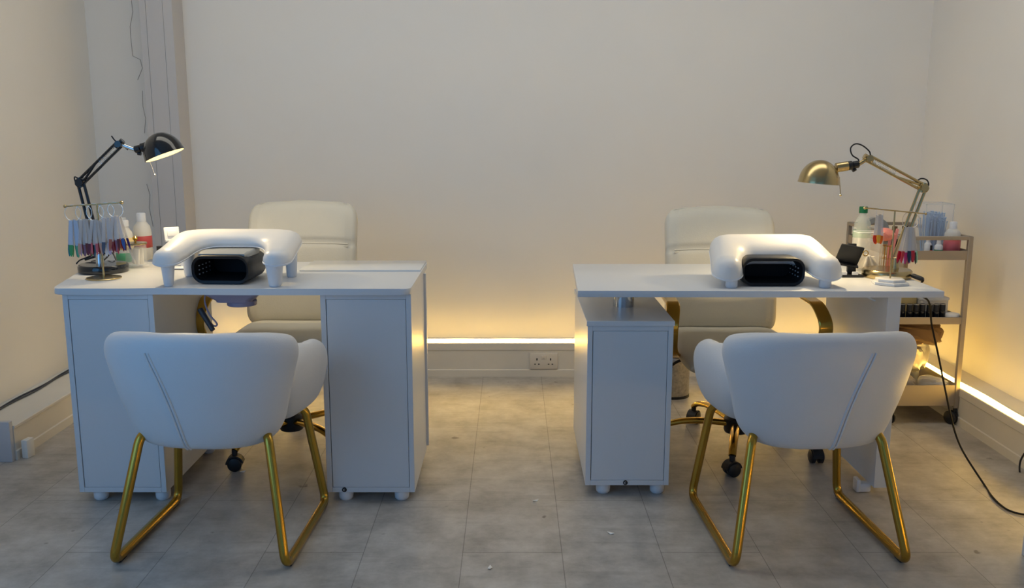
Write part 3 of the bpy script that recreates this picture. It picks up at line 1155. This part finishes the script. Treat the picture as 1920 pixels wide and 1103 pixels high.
# ------------------------------------------------------------------ swatch stands
def swatch(parent_loc, label, cols, group, spread, length, tip_len, ring_r, body=None, w=.0085, ring_axis='y', rz=0.0, ring_mat=None, jitter=.0, depth=.012, thin=True):
    """a fan of swatch sticks on a ring that hangs over a bar; origin = centre of the bar above the ring"""
    t = root('swatch_fan', parent_loc, label, 'nail swatches', group, rz)
    ring_mat = ring_mat or M['steel']
    make('ring', ring(B(), (0, 0, -ring_r + .003), ring_r, .0013, ring_axis), ring_mat, t)
    z0 = -2 * ring_r + .005
    n_ = len(cols)
    for k, c in enumerate(cols):
        f = (k / (n_ - 1) * 2 - 1) if n_ > 1 else 0
        a = f * spread
        yo = depth * sin(k * 2.4)
        d = V((sin(a), yo * 2.2, -cos(a))).normalized()
        sx = V((cos(a), 0, sin(a)))
        o = V((f * ring_r * .45, yo * .3, z0 + .004 - .004 * abs(f)))
        L_ = length * (1 - .03 * abs(f) + .03 * sin(k * 1.7))
        nrm = d.cross(sx).normalized()
        ang = .5 * sin(k * 1.9)
        sx = (sx * cos(ang) + nrm * sin(ang)).normalized()
        nrm = d.cross(sx).normalized()

        def strip(ps):
            bm_ = B()
            rows = []
            for dist, hw in ps:
                p = o + d * dist
                rows.append([bm_.verts.new(p + sx * hw + nrm * .0006), bm_.verts.new(p - sx * hw + nrm * .0006),
                             bm_.verts.new(p - sx * hw - nrm * .0006), bm_.verts.new(p + sx * hw - nrm * .0006)])
            for r0, r1 in zip(rows, rows[1:]):
                for j in range(4):
                    bm_.faces.new((r0[j], r0[(j + 1) % 4], r1[(j + 1) % 4], r1[j]))
            bm_.faces.new(rows[0])
            bm_.faces.new(rows[-1])
            return bm_
        h = w / 2
        st = make('stick', strip([(0, h * .75), (.004, h * .8), (L_ - tip_len, h)]), body or M['stick'], t, flat=True)
        make('tip', strip([(L_ - tip_len, h), (L_ - tip_len * .6, h * 1.05), (L_ - tip_len * .25, h * .75), (L_, h * .2)]), M['tip_' + c], st, flat=True)
    return t


ys = 3.215
base = at(197, 522, ys)
sx0 = -1.466
b0, b1 = at(122, 387, ys), at(228, 380, ys)
st = root('swatch_stand', (sx0, ys, zt + .0005), 'gold T-bar swatch stand with flat round base before the black lamp', 'swatch stand', 'T-bar swatch stands')
make('base', lathe(B(), [(0, 0), (.060, 0), (.0605, .002), (.0585, .004), (0, .0045)], 40), M['brass'], st)
pole_top = b0.lerp(b1, .56)
make('pole', rod(B(), (sx0, ys, zt + .004), pole_top, .0034, seg=12), M['brass'], st, world=True)
b = B()
rod(b, b0, b1, .0026, seg=10)
ball(b, b0, .0062)
ball(b, b1, .0066)
make('cross_bar', b, M['brass'], st, world=True)
GL = 'swatch fans on the round based stand'
onbar = lambda f: tuple(b0.lerp(b1, f))
swatch(onbar(.13), 'bunch of pale blue swatch sticks with green and teal tips at the outer end', ['teal', 'green', 'green', 'mint', 'teal', 'green', 'teal', 'lilac'], GL, .10, .132, .042, .029, M['stick_white'], w=.0115, depth=.03)
swatch(onbar(.32), 'bunch of clear swatch sticks with mauve and plum tips beside the green bunch', ['lilac', 'mauve', 'nude', 'mauve', 'plum', 'wine', 'mauve', 'plum', 'green', 'mauve', 'rose', 'wine'], GL, .15, .130, .042, .029, w=.0115, depth=.03)
swatch(onbar(.52), 'wide fan of clear swatch sticks with pink, plum and black tips at mid bar', ['wine', 'rose', 'plum', 'pink', 'rose', 'black', 'wine', 'rose', 'plum', 'black', 'nude', 'nude', 'white', 'white'], GL, .21, .130, .042, .031, w=.0115, depth=.03)
swatch(onbar(.72), 'bunch of clear swatch sticks with slate, lilac and red tips between pink and navy bunches', ['slate', 'black', 'slate', 'black', 'lilac', 'lilac', 'pink', 'wine', 'rose'], GL, .13, .132, .042, .028, w=.012, depth=.03)
swatch(onbar(.88), 'bunch of pale swatch sticks with terracotta, wine and navy tips near the gold ball end', ['lilac', 'lilac', 'terracotta', 'nude', 'brown', 'wine', 'terracotta', 'plum', 'wine', 'plum', 'navy', 'navy'], GL, .20, .126, .042, .027, w=.0115, depth=.03)

# right stand: two-tier hexagon of marble
yq = 3.20
qb = V((1.352, yq, zr))
hx = root('swatch_stand', (qb.x, yq, zr + .0005), 'brass T-bar swatch stand on a white marble hexagon base', 'swatch stand', 'T-bar swatch stands')
hexa = lambda r, ph=.35: [(r * cos(ph + k * pi / 3), r * sin(ph + k * pi / 3)) for k in range(6)]
b = B()
prism(b, hexa(.066), 0, .010, .001)
prism(b, hexa(.052), .010, .020, .001)
make('base', b, M['marble'], hx)
c0, c1, ct = at(1622, 390, yq), at(1736, 401, yq), at(1678, 396.5, yq)
make('pole', rod(B(), (qb.x, yq, zr + .02), ct, .0028, seg=12), M['brass'], hx, world=True)
b = B()
rod(b, c0, c1, .0024, seg=10)
ball(b, c0, .0055)
ball(b, c1, .0045)
make('cross_bar', b, M['brass'], hx, world=True)
GR = 'swatch fans on the marble based stand'
swatch(tuple(c0.lerp(c1, .245)), 'narrow bunch of clear swatch sticks with orange and yellow tips on a white loop', ['scarlet', 'orange', 'yellow', 'scarlet', 'orange'], GR, .045, .104, .030, .013, w=.016, ring_mat=M['plastic_white'], depth=.012)
swatch(tuple(c0.lerp(c1, .76)), 'wide fan of clear swatch sticks with red, magenta and mint tips on a silver ring', ['red', 'wine', 'red', 'magenta', 'white', 'magenta', 'red', 'black', 'magenta', 'blue', 'red', 'wine', 'black', 'mint', 'green'], GR, .19, .130, .042, .030, w=.0115, depth=.02)


# ------------------------------------------------------------------ bottles and jars
def bottle(loc, prof, m, name, label, cat, group=None, cap=None, cap_m=None, bands=(), liquid=None):
    t = root(name, loc, label, cat, group)
    make('body', lathe(B(), prof, 32), m, t, sharp=50)
    if cap:
        make('cap', lathe(B(), cap, 28), cap_m, t, sharp=40)
    for nm, pr, mm in bands:
        make(nm, lathe(B(), pr, 32), mm, t, sharp=50)
    return t


def band(r, z0, z1):
    return [(r + .0003, z0), (r + .0008, z0 + .0005), (r + .0008, z1 - .0005), (r + .0003, z1)]


GB = 'white bottles by the black lamp'
bottle((-1.548, 3.60, zt + .0005), [(0, 0), (.031, 0), (.034, .004), (.034, .105), (.031, .122), (.020, .140), (.0185, .146), (0, .146)], M['frost'], 'plastic_bottle',
       'white plastic bottle with cream label and green foot beside the black lamp', 'bottle', GB,
       cap=[(0, .146), (.021, .146), (.021, .168), (.019, .171), (0, .171)], cap_m=M['plastic_white'],
       bands=[('paper_label', band(.034, .055, .102), M['yellow_label']), ('coloured_foot', band(.034, .006, .042), M['green_label'])])
bottle((-1.515, 3.70, zt + .0005), [(0, 0), (.033, 0), (.036, .004), (.036, .110), (.032, .135), (.020, .152), (.018, .156), (0, .156)], M['frost'], 'plastic_bottle',
       'taller white plastic bottle with a red label behind the glass jar', 'bottle', GB,
       cap=[(0, .156), (.0185, .156), (.0175, .188), (.015, .191), (0, .191)], cap_m=M['plastic_white'],
       bands=[('paper_label', band(.036, .050, .098), M['red_label'])])
bottle((-1.585, 3.68, zt + .0005), [(0, 0), (.024, 0), (.026, .003), (.026, .120), (.018, .135), (.014, .140), (0, .140)], M['frost'], 'plastic_bottle',
       'slim white bottle half hidden behind the cream label bottle', 'bottle', GB,
       cap=[(0, .140), (.015, .140), (.015, .172), (0, .173)], cap_m=M['paper'])
jr = root('glass_jar', (-1.452, 3.475, zt + .0005), 'clear glass jar of pads with gold knob lid beside the black lamp', 'jar')
make('body', lathe(B(), [(0, 0), (.043, 0), (.045, .004), (.045, .006), (.041, .008), (.039, .090), (.037, .090), (.037, .010), (0, .010)], 36), M['clear'], jr)
b = B()
lathe(b, [(0, .090), (.041, .090), (.042, .093), (.041, .097), (0, .099)], 36)
ld_ = make('lid', b, M['brass'], jr)
b = B()
lathe(b, [(0, .099), (.004, .099), (.004, .105), (.009, .109), (.010, .115), (.006, .121), (0, .122)], 20)
make('knob', b, M['gold'], ld_)
b = B()
for k in range(4):
    mx = Matrix.Translation((.012 * cos(k * 1.7), .012 * sin(k * 1.7), .045)) @ Matrix.Rotation(.35 * sin(k * 2.2), 4, 'Y') @ Matrix.Rotation(k * .9, 4, 'Z')
    box(b, -.016, .016, -.004, .004, -.032, .032, .003, 2, mx)
make('pads', b, M['pink_plastic'] if False else M['cotton'], jr)
bottle((-1.395, 3.56, zt + .0005), [(0, 0), (.012, 0), (.013, .002), (.013, .030), (.006, .036), (0, .036)], M['grey_dark'], 'nail_polish_bottle',
       'small nail polish bottle with tall black cap right of the glass jar', 'nail polish', None,
       cap=[(0, .036), (.010, .036), (.011, .040), (.010, .072), (0, .073)], cap_m=M['black'])
# black plug box and a brush lying at the outer end of the desk
pb = root('plug_adapter', (-1.600, 3.47, zt + .0005), 'black plug adapter behind the round lamp base at the desk edge', 'plug')
make('body', box(B(), -.022, .022, -.016, .016, 0, .028, .004), M['black'], pb)
b = B()
tube(b, catmull([(0, .016, .014), (.01, .05, .03), (.03, .06, .05), (.05, .05, .02)], 6), .003, 8)
make('cable', b, M['black'], pb)
bp_ = root('cosmetic_brush', (-1.600, 3.47, zt + .029), 'dark cosmetic brush lying across the black plug adapter', 'brush')
b = B()
rod(b, (-.045, -.012, .0045), (.0, 0, .0175), .0055, .0045, 10, .001)
make('handle', b, M['black'], bp_)
b = B()
rod(b, (.0, 0, .0175), (.03, .008, .026), .0045, .0035, 10)
make('ferrule', b, M['steel'], bp_)

# white folding phone holder behind the tapered-leg hand rest
ph = root('phone_holder', (-1.275, 3.455, zt + .0005), 'white folding phone holder behind the tapered-leg hand rest', 'phone holder')
make('base', box(B(), -.048, .048, -.040, .040, 0, .007, .003), M['plastic_white'], ph)
make('base_pad', box(B(), -.051, .051, -.043, .043, 0, .0025, .001), M['black'], ph)
b = B()
box(b, -.011, .011, -.006, .006, 0, .085, .003, 2, Matrix.Translation((.012, .010, .004)) @ Matrix.Rotation(-.45, 4, 'Y'))
box(b, -.009, .009, -.006, .006, 0, .055, .003, 2, Matrix.Translation((-.024, .012, .075)) @ Matrix.Rotation(-.12, 4, 'Y'))
make('arm', b, M['plastic_white'], ph)
b = B()
mx = Matrix.Translation((-.030, .008, .128)) @ Matrix.Rotation(.55, 4, 'Z') @ Matrix.Rotation(-.25, 4, 'X')
box(b, -.028, .028, -.004, .004, -.026, .030, .003, 2, mx)
box(b, -.028, .028, -.018, -.004, -.026, -.020, .002, 2, mx)
box(b, -.017, .017, -.010, -.004, -.006, .016, .002, 2, mx)
make('cradle', b, M['plastic_white'], ph)

# ------------------------------------------------------------------ things on the right desk
pk = root('phone_stand', (1.268, 3.375, zr + .0005), 'black folding phone stand left of the brass lamp', 'phone holder')
b = B()
prism(b, [(-.044, -.035), (.044, -.035), (.04, .04), (-.04, .04)], 0, .009, .002)
make('base', b, M['black'], pk)
b = B()
box(b, -.016, .016, -.008, .008, 0, .115, .003, 2, Matrix.Translation((.014, .012, .006)) @ Matrix.Rotation(-.10, 4, 'X'))
make('arm', b, M['black'], pk)
b = B()
mx = Matrix.Translation((-.004, -.006, .082)) @ Matrix.Rotation(.18, 4, 'Y') @ Matrix.Rotation(.42, 4, 'X')
box(b, -.044, .044, -.004, .004, -.040, .040, .003, 2, mx)
box(b, -.044, .044, -.022, -.004, -.040, -.033, .002, 2, mx)
make('cradle', b, M['black'], pk)
b = B()
for x in (-.03, .012):
    box(b, x - .012, x + .012, -.036, -.032, .010, .022, .002)
make('ledge_lip', b, M['plastic_white'], pk)

cb = root('acrylic_jar', (1.380, 3.497, zr + .0005), 'tall clear acrylic jar holding cotton pads behind the marble based stand', 'jar')
b = B()
prism(b, [(x, y) for x, y in rrect(.050, .036, .012)], 0, .004)
prism(b, [(x, y) for x, y in rrect(.050, .036, .012)], .004, .155, .001)
make('body', b, M['clear_soft'], cb)
b = B()
for z in (.002, .154):
    tube(b, [(x, y, z) for x, y in rrect(.050, .036, .012)], .0016, 6, closed=True)
make('rim', b, M['clear_rim'], cb)
b = B()
random.seed(3)
for k in range(5):
    mx = Matrix.Translation((.012 * (k - 2), .006 * sin(k * 2.0), .034 + .006 * (k % 2))) @ Matrix.Rotation(.5 * sin(k * 1.3), 4, 'Y') @ Matrix.Rotation(.5 * k, 4, 'Z')
    box(b, -.028, .028, -.0045, .0045, -.026, .026, .004, 2, mx)
make('cotton_pads', b, M['cotton'], cb)
b = B()
ring(b, (-.02, -.0385, .075), .010, .0018, 'y')
make('ornament', b, M['gold'], cb)

wb_ = root('water_bottle', (1.395, 3.60, zr + .0005), 'clear water bottle with green cap and printed label behind the acrylic jar', 'bottle')
make('body', lathe(B(), [(0, 0), (.030, 0), (.033, .006), (.032, .05), (.034, .08), (.034, .15), (.030, .18), (.018, .205), (.0145, .212), (.0145, .225), (0, .225)], 32), M['pet'], wb_)
make('cap', lathe(B(), [(0, .218), (.0165, .218), (.0165, .240), (.015, .243), (0, .243)], 24), M['green_cap'], wb_)
make('paper_label', lathe(B(), band(.034, .155, .182), 32) if False else lathe(B(), [(.0338, .120), (.0345, .121), (.0345, .149), (.0338, .150)], 32), M['green_label'], wb_)

bpot = root('brush_pot', (1.455, 3.50, zr + .0005), 'gold wire brush pot behind the brass lamp arm', 'pot')
b = B()
ring(b, (0, 0, .003), .022, .0018, 'z')
ring(b, (0, 0, .100), .022, .0018, 'z')
ring(b, (0, 0, .050), .022, .0012, 'z')
for k in range(14):
    a = 2 * pi * k / 14
    rod(b, (.022 * cos(a), .022 * sin(a), .003), (.022 * cos(a), .022 * sin(a), .100), .0012, seg=6)
make('wire_frame', b, M['gold'], bpot)
make('bottom', cyl(B(), 0, 0, 0, .003, .021), M['brass'], bpot)
pnk = root('powder_brush', (1.455, 3.50, zr + .004), 'pink handled brush with round fluffy pink head standing in the gold pot', 'brush')
make('handle', rod(B(), (.004, 0, .0), (.012, .0, .125), .0045, .006, 12), M['pink_plastic'], pnk)
b = B()
pillow(b, lambda s, v: V((-.010 + s * .034, v * .028, .140)), .026, 16, 16, 2, 2)
make('fluffy_head', b, M['pink'], pnk)
pn2 = root('nail_file', (1.463, 3.49, zr + .004), 'slim pink nail file leaning out of the gold pot', 'nail file')
make('blade', box(B(), -.006, .006, -.001, .001, 0, .165, .0008, 1, Matrix.Rotation(.16, 4, 'Y')), M['pink_plastic'], pn2)

# gold lamp cord: over the desk edge, inline switch, down behind to the floor
cd = root('mains_cable', (1.50, 3.27, zr), 'black power cord with inline switch falling from the brass-lamp desk to the floor', 'cord')
b = B()
pts = [at(1690, 503, 3.40), at(1701, 508, 3.38), at(1712, 517, 3.34), V((1.468, 3.30, zr + .012))]
tube(b, catmull(pts, 8), .0030, 8)
z9 = at(1740, 560, 3.50)
pts = [V((1.500, 3.262, zr + .002)), V((1.512, 3.36, zr - .06)), at(1741, 565, 3.42), at(1747, 610, 3.46), at(1759, 665, 3.44), at(1772, 730, 3.40), at(1785, 790, 3.37), at(1796, 826, 3.33), at(1812, 858, 3.27),
       V((1.742, 3.165, .0045)), V((1.715, 3.06, .0045)), V((1.705, 2.98, .0045)), V((1.712, 2.93, .0045)), V((1.75, 2.90, .0045)), V((1.87, 2.88, .0045)), V((1.96, 2.86, .0045))]
tube(b, catmull(pts, 8), .0036, 8)
make('wire', b, M['cable'], cd, world=True)
b = B()
mx = Matrix.Translation((1.486, 3.281, zr + .011)) @ Matrix.Rotation(radians(-48), 4, 'Z') @ Matrix.Rotation(.25, 4, 'Y')
t_ = B()
pillow(t_, lambda s, v: V((s * .024, v * .009 * (1 - .25 * s * s), 0)), .008, 14, 12, 6, 4)
bmesh.ops.transform(t_, matrix=mx, verts=t_.verts)
join(b, t_)
make('inline_switch', b, M['black'], cd, world=True)
b = B()
pts = [at(1921, 850, 3.30), at(1913, 866, 3.30), at(1912, 885, 3.30), at(1917, 898, 3.29), at(1924, 905, 3.28)]
tube(b, catmull(pts, 8), .0036, 8)
tag(make('cable_loop', b, M['black']), 'black cable loop hanging before the right skirting at the frame edge', 'cable')

# ------------------------------------------------------------------ trolley
TX0, TX1, TY0, TY1 = 1.68, 1.972, 3.88, 4.50
tr = root('utility_trolley', ((TX0 + TX1) / 2, (TY0 + TY1) / 2, 0), 'taupe metal three-tier trolley in the corner beside the brass-lamp desk', 'trolley')
for x in (TX0, TX1):
    for y in (TY0, TY1):
        make('post', box(B(), x - .010, x + .010, y - .010, y + .010, .075, .842, .002, 1), M['beige_metal'], tr, world=True)


def tray(z0, z1, lip, name):
    b = B()
    box(b, TX0 - .004, TX1 + .004, TY0 - .004, TY1 + .004, z0, z0 + .004)
    for a in ((TX0 - .006, TX1 + .006, TY0 - .006, TY0 - .002), (TX0 - .006, TX1 + .006, TY1 + .002, TY1 + .006),
              (TX0 - .006, TX0 - .002, TY0 - .006, TY1 + .006), (TX1 + .002, TX1 + .006, TY0 - .006, TY1 + .006)):
        box(b, *a, z0, z1, .0008, 1)
    return make(name, b, M['beige_metal'], tr, world=True)


tray(.740, .780, 0, 'tray')
tray(.456, .487, 0, 'tray')
tray(.085, .180, 0, 'tray')
make('tray_liner', box(B(), TX0 - .001, TX1 + .001, TY0 - .001, TY1 + .001, .4600, .4604), M['black'], tr, world=True)
make('tray_liner', box(B(), TX0 - .001, TX1 + .001, TY0 - .001, TY1 + .001, .0890, .0894), M['black'], tr, world=True)
b = B()
for a, c in (((TX0, TY0), (TX1, TY0)), ((TX0, TY1), (TX1, TY1)), ((TX0, TY0), (TX0, TY1)), ((TX1, TY0), (TX1, TY1))):
    box(b, min(a[0], c[0]) - .009, max(a[0], c[0]) + .009, min(a[1], c[1]) - .009, max(a[1], c[1]) + .009, .826, .842, .002, 1)
make('top_rail', b, M['beige_metal'], tr, world=True)
for x in (TX0, TX1):
    for y in (TY0, TY1):
        b = B()
        cyl(b, x, y, .052, .078, .008)
        for o in (-.014, .004):
            lathe(b, [(0, 0), (.026, 0), (.030, .003), (.030, .008), (.026, .011), (0, .011)], 24, to_axis((x - .012 if x > 1.9 else x, y + .006, .0302), (1, .5, 0)) @ Matrix.Translation((0, 0, o)))
        box(b, x - .018, x + .010, y - .012, y + .016, .040, .056, .004)
        make('caster', b, M['black'], tr, world=True)

# top tier
ty = .7445
abx = root('brush_box', (1.895, 4.07, ty), 'clear acrylic box full of blue micro brushes on the trolley', 'box')
b = B()
for a in ((-.062, -.060, -.055, .055), (.060, .062, -.055, .055), (-.060, .060, -.055, -.053), (-.060, .060, .053, .055)):
    box(b, *a, 0, .225)
box(b, -.06, .06, -.053, .053, 0, .002)
make('case', b, M['clear'], abx, flat=True)
b = B()
for x in (-.061, .061):
    for y in (-.054, .054):
        box(b, x - .0015, x + .0015, y - .0015, y + .0015, 0, .226)
for z in (.001, .225):
    for y in (-.054, .054):
        box(b, -.0625, .0625, y - .0015, y + .0015, z - .0015, z + .0015)
    for x in (-.061, .061):
        box(b, x - .0015, x + .0015, -.0555, .0555, z - .0015, z + .0015)
make('case_edges', b, M['clear_rim'], abx, flat=True)
random.seed(11)
b = B()
for k in range(150):
    x, y = random.uniform(-.045, .045), random.uniform(-.040, .040)
    dx, dy = random.uniform(-.014, .014), random.uniform(-.012, .012)
    h_ = random.uniform(.135, .185)
    rod(b, (x * .8, y * .8, .004), (x + dx, y + dy, h_), .0022, .0018, 5)
    ball(b, (x + dx, y + dy, h_), .0035, 6)
tag(make('micro_brushes', b, M['blue_brush'], None), 'mass of thin blue micro brushes standing in the clear box', 'brushes', None, 'stuff').location = (1.895, 4.07, ty + .0022)
bottle((1.926, 3.945, ty), [(0, 0), (.031, 0), (.034, .005), (.034, .085), (.032, .105), (.024, .118), (.014, .125), (0, .125)], M['frost'], 'plastic_bottle',
       'frosted pump bottle half full of pink liquid on the trolley front corner', 'bottle', None,
       cap=[(0, .122), (.0155, .122), (.0155, .150), (.013, .154), (0, .154)], cap_m=M['plastic_white'],
       bands=[('liquid', [(.0344, .022), (.0350, .023), (.0350, .080), (.0344, .081)], M['pink_liquid'])])
GD = 'small dropper bottles on the trolley'
bottle((1.862, 3.93, ty), [(0, 0), (.016, 0), (.017, .002), (.017, .050), (.009, .058), (0, .058)], M['plastic_white'], 'dropper_bottle',
       'small white dropper bottle with green printed label beside the pink liquid', 'bottle', GD,
       cap=[(0, .056), (.010, .056), (.008, .078), (.003, .082), (0, .082)], cap_m=M['plastic_white'], bands=[('paper_label', band(.017, .012, .034), M['green_label'])])
bottle((1.840, 3.985, ty), [(0, 0), (.014, 0), (.015, .002), (.015, .052), (.008, .060), (0, .060)], M['plastic_white'], 'dropper_bottle',
       'small plain white dropper bottle behind the green labelled one', 'bottle', GD,
       cap=[(0, .058), (.009, .058), (.007, .080), (0, .082)], cap_m=M['plastic_white'])
bottle((1.828, 3.925, ty), [(0, 0), (.007, 0), (.008, .002), (.008, .028), (.004, .032), (0, .032)], M['red_label'], 'nail_polish_bottle',
       'tiny dark red polish bottle at the front of the top tray', 'nail polish', None,
       cap=[(0, .032), (.005, .032), (.005, .052), (0, .053)], cap_m=M['brown'] if 'brown' in M else M['black'])
pp = box(B(), 1.735, 1.815, 3.90, 3.99, 0, .010, .002)
tag(make('paper_packet', pp, M['paper']), 'flat white paper packet lying in the top tray', 'packet').location = (0, 0, ty)
GP = 'dark polish bottles at the back of the top tray'
dk = None
for i, (x, y, s, lb) in enumerate(((1.835, 4.22, 1.25, 'tall black polish bottle in front of the trolley wall, beside the brush box'), (1.800, 4.25, 1.2, 'brown capped polish bottle left of the tall black one'),
                                   (1.735, 4.44, .9, 'dark polish bottle nearest the rear corner of the top tray'))):
    bottle((x, y, ty), [(0, 0), (.013 * s, 0), (.014 * s, .002), (.014 * s, .040 * s), (.008 * s, .048 * s), (0, .048 * s)], M['black_gloss'], 'nail_polish_bottle', lb, 'nail polish', GP,
           cap=[(0, .046 * s), (.010 * s, .046 * s), (.010 * s, .085 * s), (0, .086 * s)], cap_m=M['black'] if i != 1 else M['paper_brown'])
GC = 'small gold capped jars in the top tray'
for i, (x, y, lb) in enumerate(((1.712, 4.40, 'squat pot with gold cap at the far left of the top tray'), (1.752, 4.36, 'squat pot with gold cap right of the first gold pot'),
                                (1.715, 4.30, 'squat pot with gold cap in front of the other two gold pots'))):
    bottle((x, y, ty), [(0, 0), (.018, 0), (.019, .002), (.019, .036), (.017, .040), (0, .040)], M['clear_rim'], 'cosmetic_pot', lb, 'pot', GC,
           cap=[(0, .040), (.019, .040), (.0195, .043), (.0195, .056), (.018, .058), (0, .058)], cap_m=M['gold'])
tp = root('tape_roll', (1.775, 4.42, ty), 'large grey ring roll standing on the top tray behind the water bottle', 'roll')
b = B()
sec = [(.016, .012), (-.016, .012), (-.016, -.012), (.016, -.012)]
sweep(b, [V((.052 * cos(a), 0, .064 + .052 * sin(a))) for a in [2 * pi * k / 36 for k in range(36)]], sec, side=(0, 1, 0), closed=True)
make('roll', b, M['housing'], tp)

# middle tier: black polish bottles, tub, boxes
tm = .4605
GM = 'black polish bottles on the middle tray'
first = None
words = ['nearest the side panel', 'second from the side panel', 'third from the side panel', 'fourth from the side panel', 'fourth from the white tub', 'third from the white tub', 'second from the white tub', 'nearest the white tub']
for i in range(8):
    x = 1.694 + .0295 * i
    lb = 'black capped polish bottle on the middle tray, ' + words[i]
    if first is None:
        first = bottle((x, 3.925, tm), [(0, 0), (.0132, 0), (.0138, .002), (.0138, .044), (.009, .048), (0, .048)], M['black_gloss'], 'nail_polish_bottle', lb, 'nail polish', GM,
                       cap=[(0, .046), (.0125, .046), (.0125, .074), (.0115, .076), (0, .076)], cap_m=M['black'], bands=[('gold_collar', band(.0122, .0745, .0768), M['steel'])])
    else:
        c = copy_tree(first)
        c.location = (x, 3.925 + .004 * sin(i * 2), tm)
        c['label'] = lb
tb_ = root('white_tub', (1.940, 3.915, tm), 'small round white tub with lid at the front of the middle tray', 'tub')
make('body', lathe(B(), [(0, 0), (.026, 0), (.028, .003), (.028, .022), (0, .022)], 28), M['plastic_white'], tb_)
make('lid', lathe(B(), [(0, .022), (.030, .022), (.030, .034), (.028, .037), (0, .037)], 28), M['plastic_white'], tb_)
bx_ = root('storage_box', (1.885, 4.02, tm), 'translucent white storage box behind the polish bottles on the middle tray', 'box')
make('body', prism(B(), rrect(.062, .055, .012), 0, .085, .002), M['frost'], bx_)
make('lid', prism(B(), rrect(.065, .058, .012), .085, .096, .003), M['plastic_white'], bx_)
bx2 = root('storage_box', (1.758, 4.06, tm), 'cream cardboard box at the back of the middle tray', 'box')
make('body', box(B(), -.06, .06, -.06, .06, 0, .12, .002), M['yellow_label'], bx2)


# bottom tier: bags and packets
def crumple(name, loc, size, m, label, cat, seed, rz=0.0, amp=.22, part='bag'):
    random.seed(seed)
    b = B()
    bmesh.ops.create_icosphere(b, subdivisions=4, radius=1.0)
    ph_ = [(random.uniform(2, 6), random.uniform(2, 6), random.uniform(2, 6), random.uniform(0, 6)) for _ in range(7)]
    for v in b.verts:
        p = v.co.copy()
        q = V((abs(p.x) ** .6 * (1 if p.x > 0 else -1), abs(p.y) ** .6 * (1 if p.y > 0 else -1), abs(p.z) ** .6 * (1 if p.z > 0 else -1)))
        k = sum(abs(sin(a * p.x + b_ * p.y + c * p.z + d)) for a, b_, c, d in ph_) / 7
        q *= 1 + amp * (k - .64) * 2
        v.co = V((q.x * size[0], q.y * size[1], max(-1.0, q.z) * size[2] + size[2]))
    o = make(name, b, m, sharp=28)
    o.location = loc
    o.rotation_euler = (0, 0, rz)
    return tag(o, label, cat)


tbz = .0895
crumple('wipes_pack', (1.77, 4.05, tbz), (.070, .09, .048), M['cloth_grey'], 'crumpled grey wipes packet lying in the bottom tray', 'packet', 5, .3)
b = B()
for k in range(7):
    mx = Matrix.Translation((1.845, 4.03 + .0, tbz + .060 + .0062 * k)) @ Matrix.Rotation(.04 * sin(k * 2.3) + .1, 4, 'Z')
crumple('plastic_sleeve', (1.912, 3.98, tbz), (.036, .070, .050), M['frost'], 'clear crumpled plastic sleeve against the right side of the bottom tray', 'packet', 14, .5)
crumple('foil_bag', (1.82, 4.10, tbz + .105), (.092, .085, .078), M['foil'], 'crumpled silver foil bag stacked in the bottom tray', 'bag', 9, .2, .3)
crumple('paper_bag', (1.825, 4.03, tbz + .250), (.115, .090, .050), M['paper_brown'], 'folded brown paper bag on top of the foil bag', 'bag', 21, -.2, .28)
gl = root('glass_tumbler', (1.905, 4.17, tbz), 'ribbed clear tumbler standing in the bottom tray by the foil bag', 'tumbler')
b = B()
pr_ = []
lathe(b, [(0, 0), (.024, 0), (.030, .19), (.028, .19), (.022, .004), (0, .004)], 28)
make('body', b, M['clear_rim'], gl)
b = B()
for k in range(6):
    ring(b, (0, 0, .10 + .015 * k), .0275 + .0007 * k, .0012, 'z')
make('ribs', b, M['clear_rim'], gl)
bl = box(B(), -.05, .05, -.03, .03, 0, .045, .004)
o = make('black_pouch', bl, M['black'])
o.location = (1.735, 3.915, tbz)
tag(o, 'small black pouch at the front of the bottom tray', 'pouch')

# ------------------------------------------------------------------ bin behind the right desk's pedestal
bn = root('waste_bin', (0.790, 4.33, 0), 'round speckled steel bin behind the low pedestal', 'bin')
b = B()
lathe(b, [(0, 0), (.082, 0), (.084, .004), (.084, .19), (.080, .19), (.080, .008), (0, .008)], 40)
make('body', b, M['speckle'], bn)
b = B()
lathe(b, [(0, -.0), (.0855, .0), (.0855, .012), (.083, .014)], 40)
make('foot_ring', b, M['black'], bn)
b = B()
lathe(b, [(.086, .188), (.087, .192), (.082, .212), (.045, .228), (0, .232)], 40)
make('lid', b, M['steel'], bn)

# ------------------------------------------------------------------ small things on the floor and edges
bk = box(B(), -.010, .016, -.022, .022, 0, .075, .003)
o = make('white_block', bk, M['paper'])
o.location = (-1.945, 3.470, 0)
o.rotation_euler = (0, 0, -.15)
tag(o, 'small white block propped against the end of the left skirting', 'block')
random.seed(31)
for i, (x, y, lb) in enumerate(((0.083, 3.025, 'tiny white paper scrap on the tile seam between the desks'), (-0.066, 2.526, 'tiny white paper scrap on the floor nearest the camera'),
                                (0.321, 2.763, 'tiny white paper scrap on the floor before the low pedestal'), (-1.033, 3.30, 'tiny white paper scrap on the floor under the black-lamp desk'))):
    b = B()
    pillow(b, lambda s, v: V((s * .009 + .003 * v, v * .006, .003 + .002 * s * v)), .0012, 6, 6, 4, 4)
    o = make('paper_scrap', b, M['paper'], flat=True)
    o.location = (x, y, 0.0)
    o.rotation_euler = (0, 0, i * 1.1)
    tag(o, lb, 'scrap', 'paper scraps on the floor')
cbx = root('white_cabinet', (1.74, 2.42, 0), 'white cabinet corner cut off at the right edge of the frame', 'cabinet')
make('body', box(B(), -.164, .26, -.20, .197, 0, .50, .002, 1), M['laminate'], cbx)
make('lid', box(B(), -.166, .26, -.202, .199, .50, .518, .002, 1), M['laminate'], cbx)
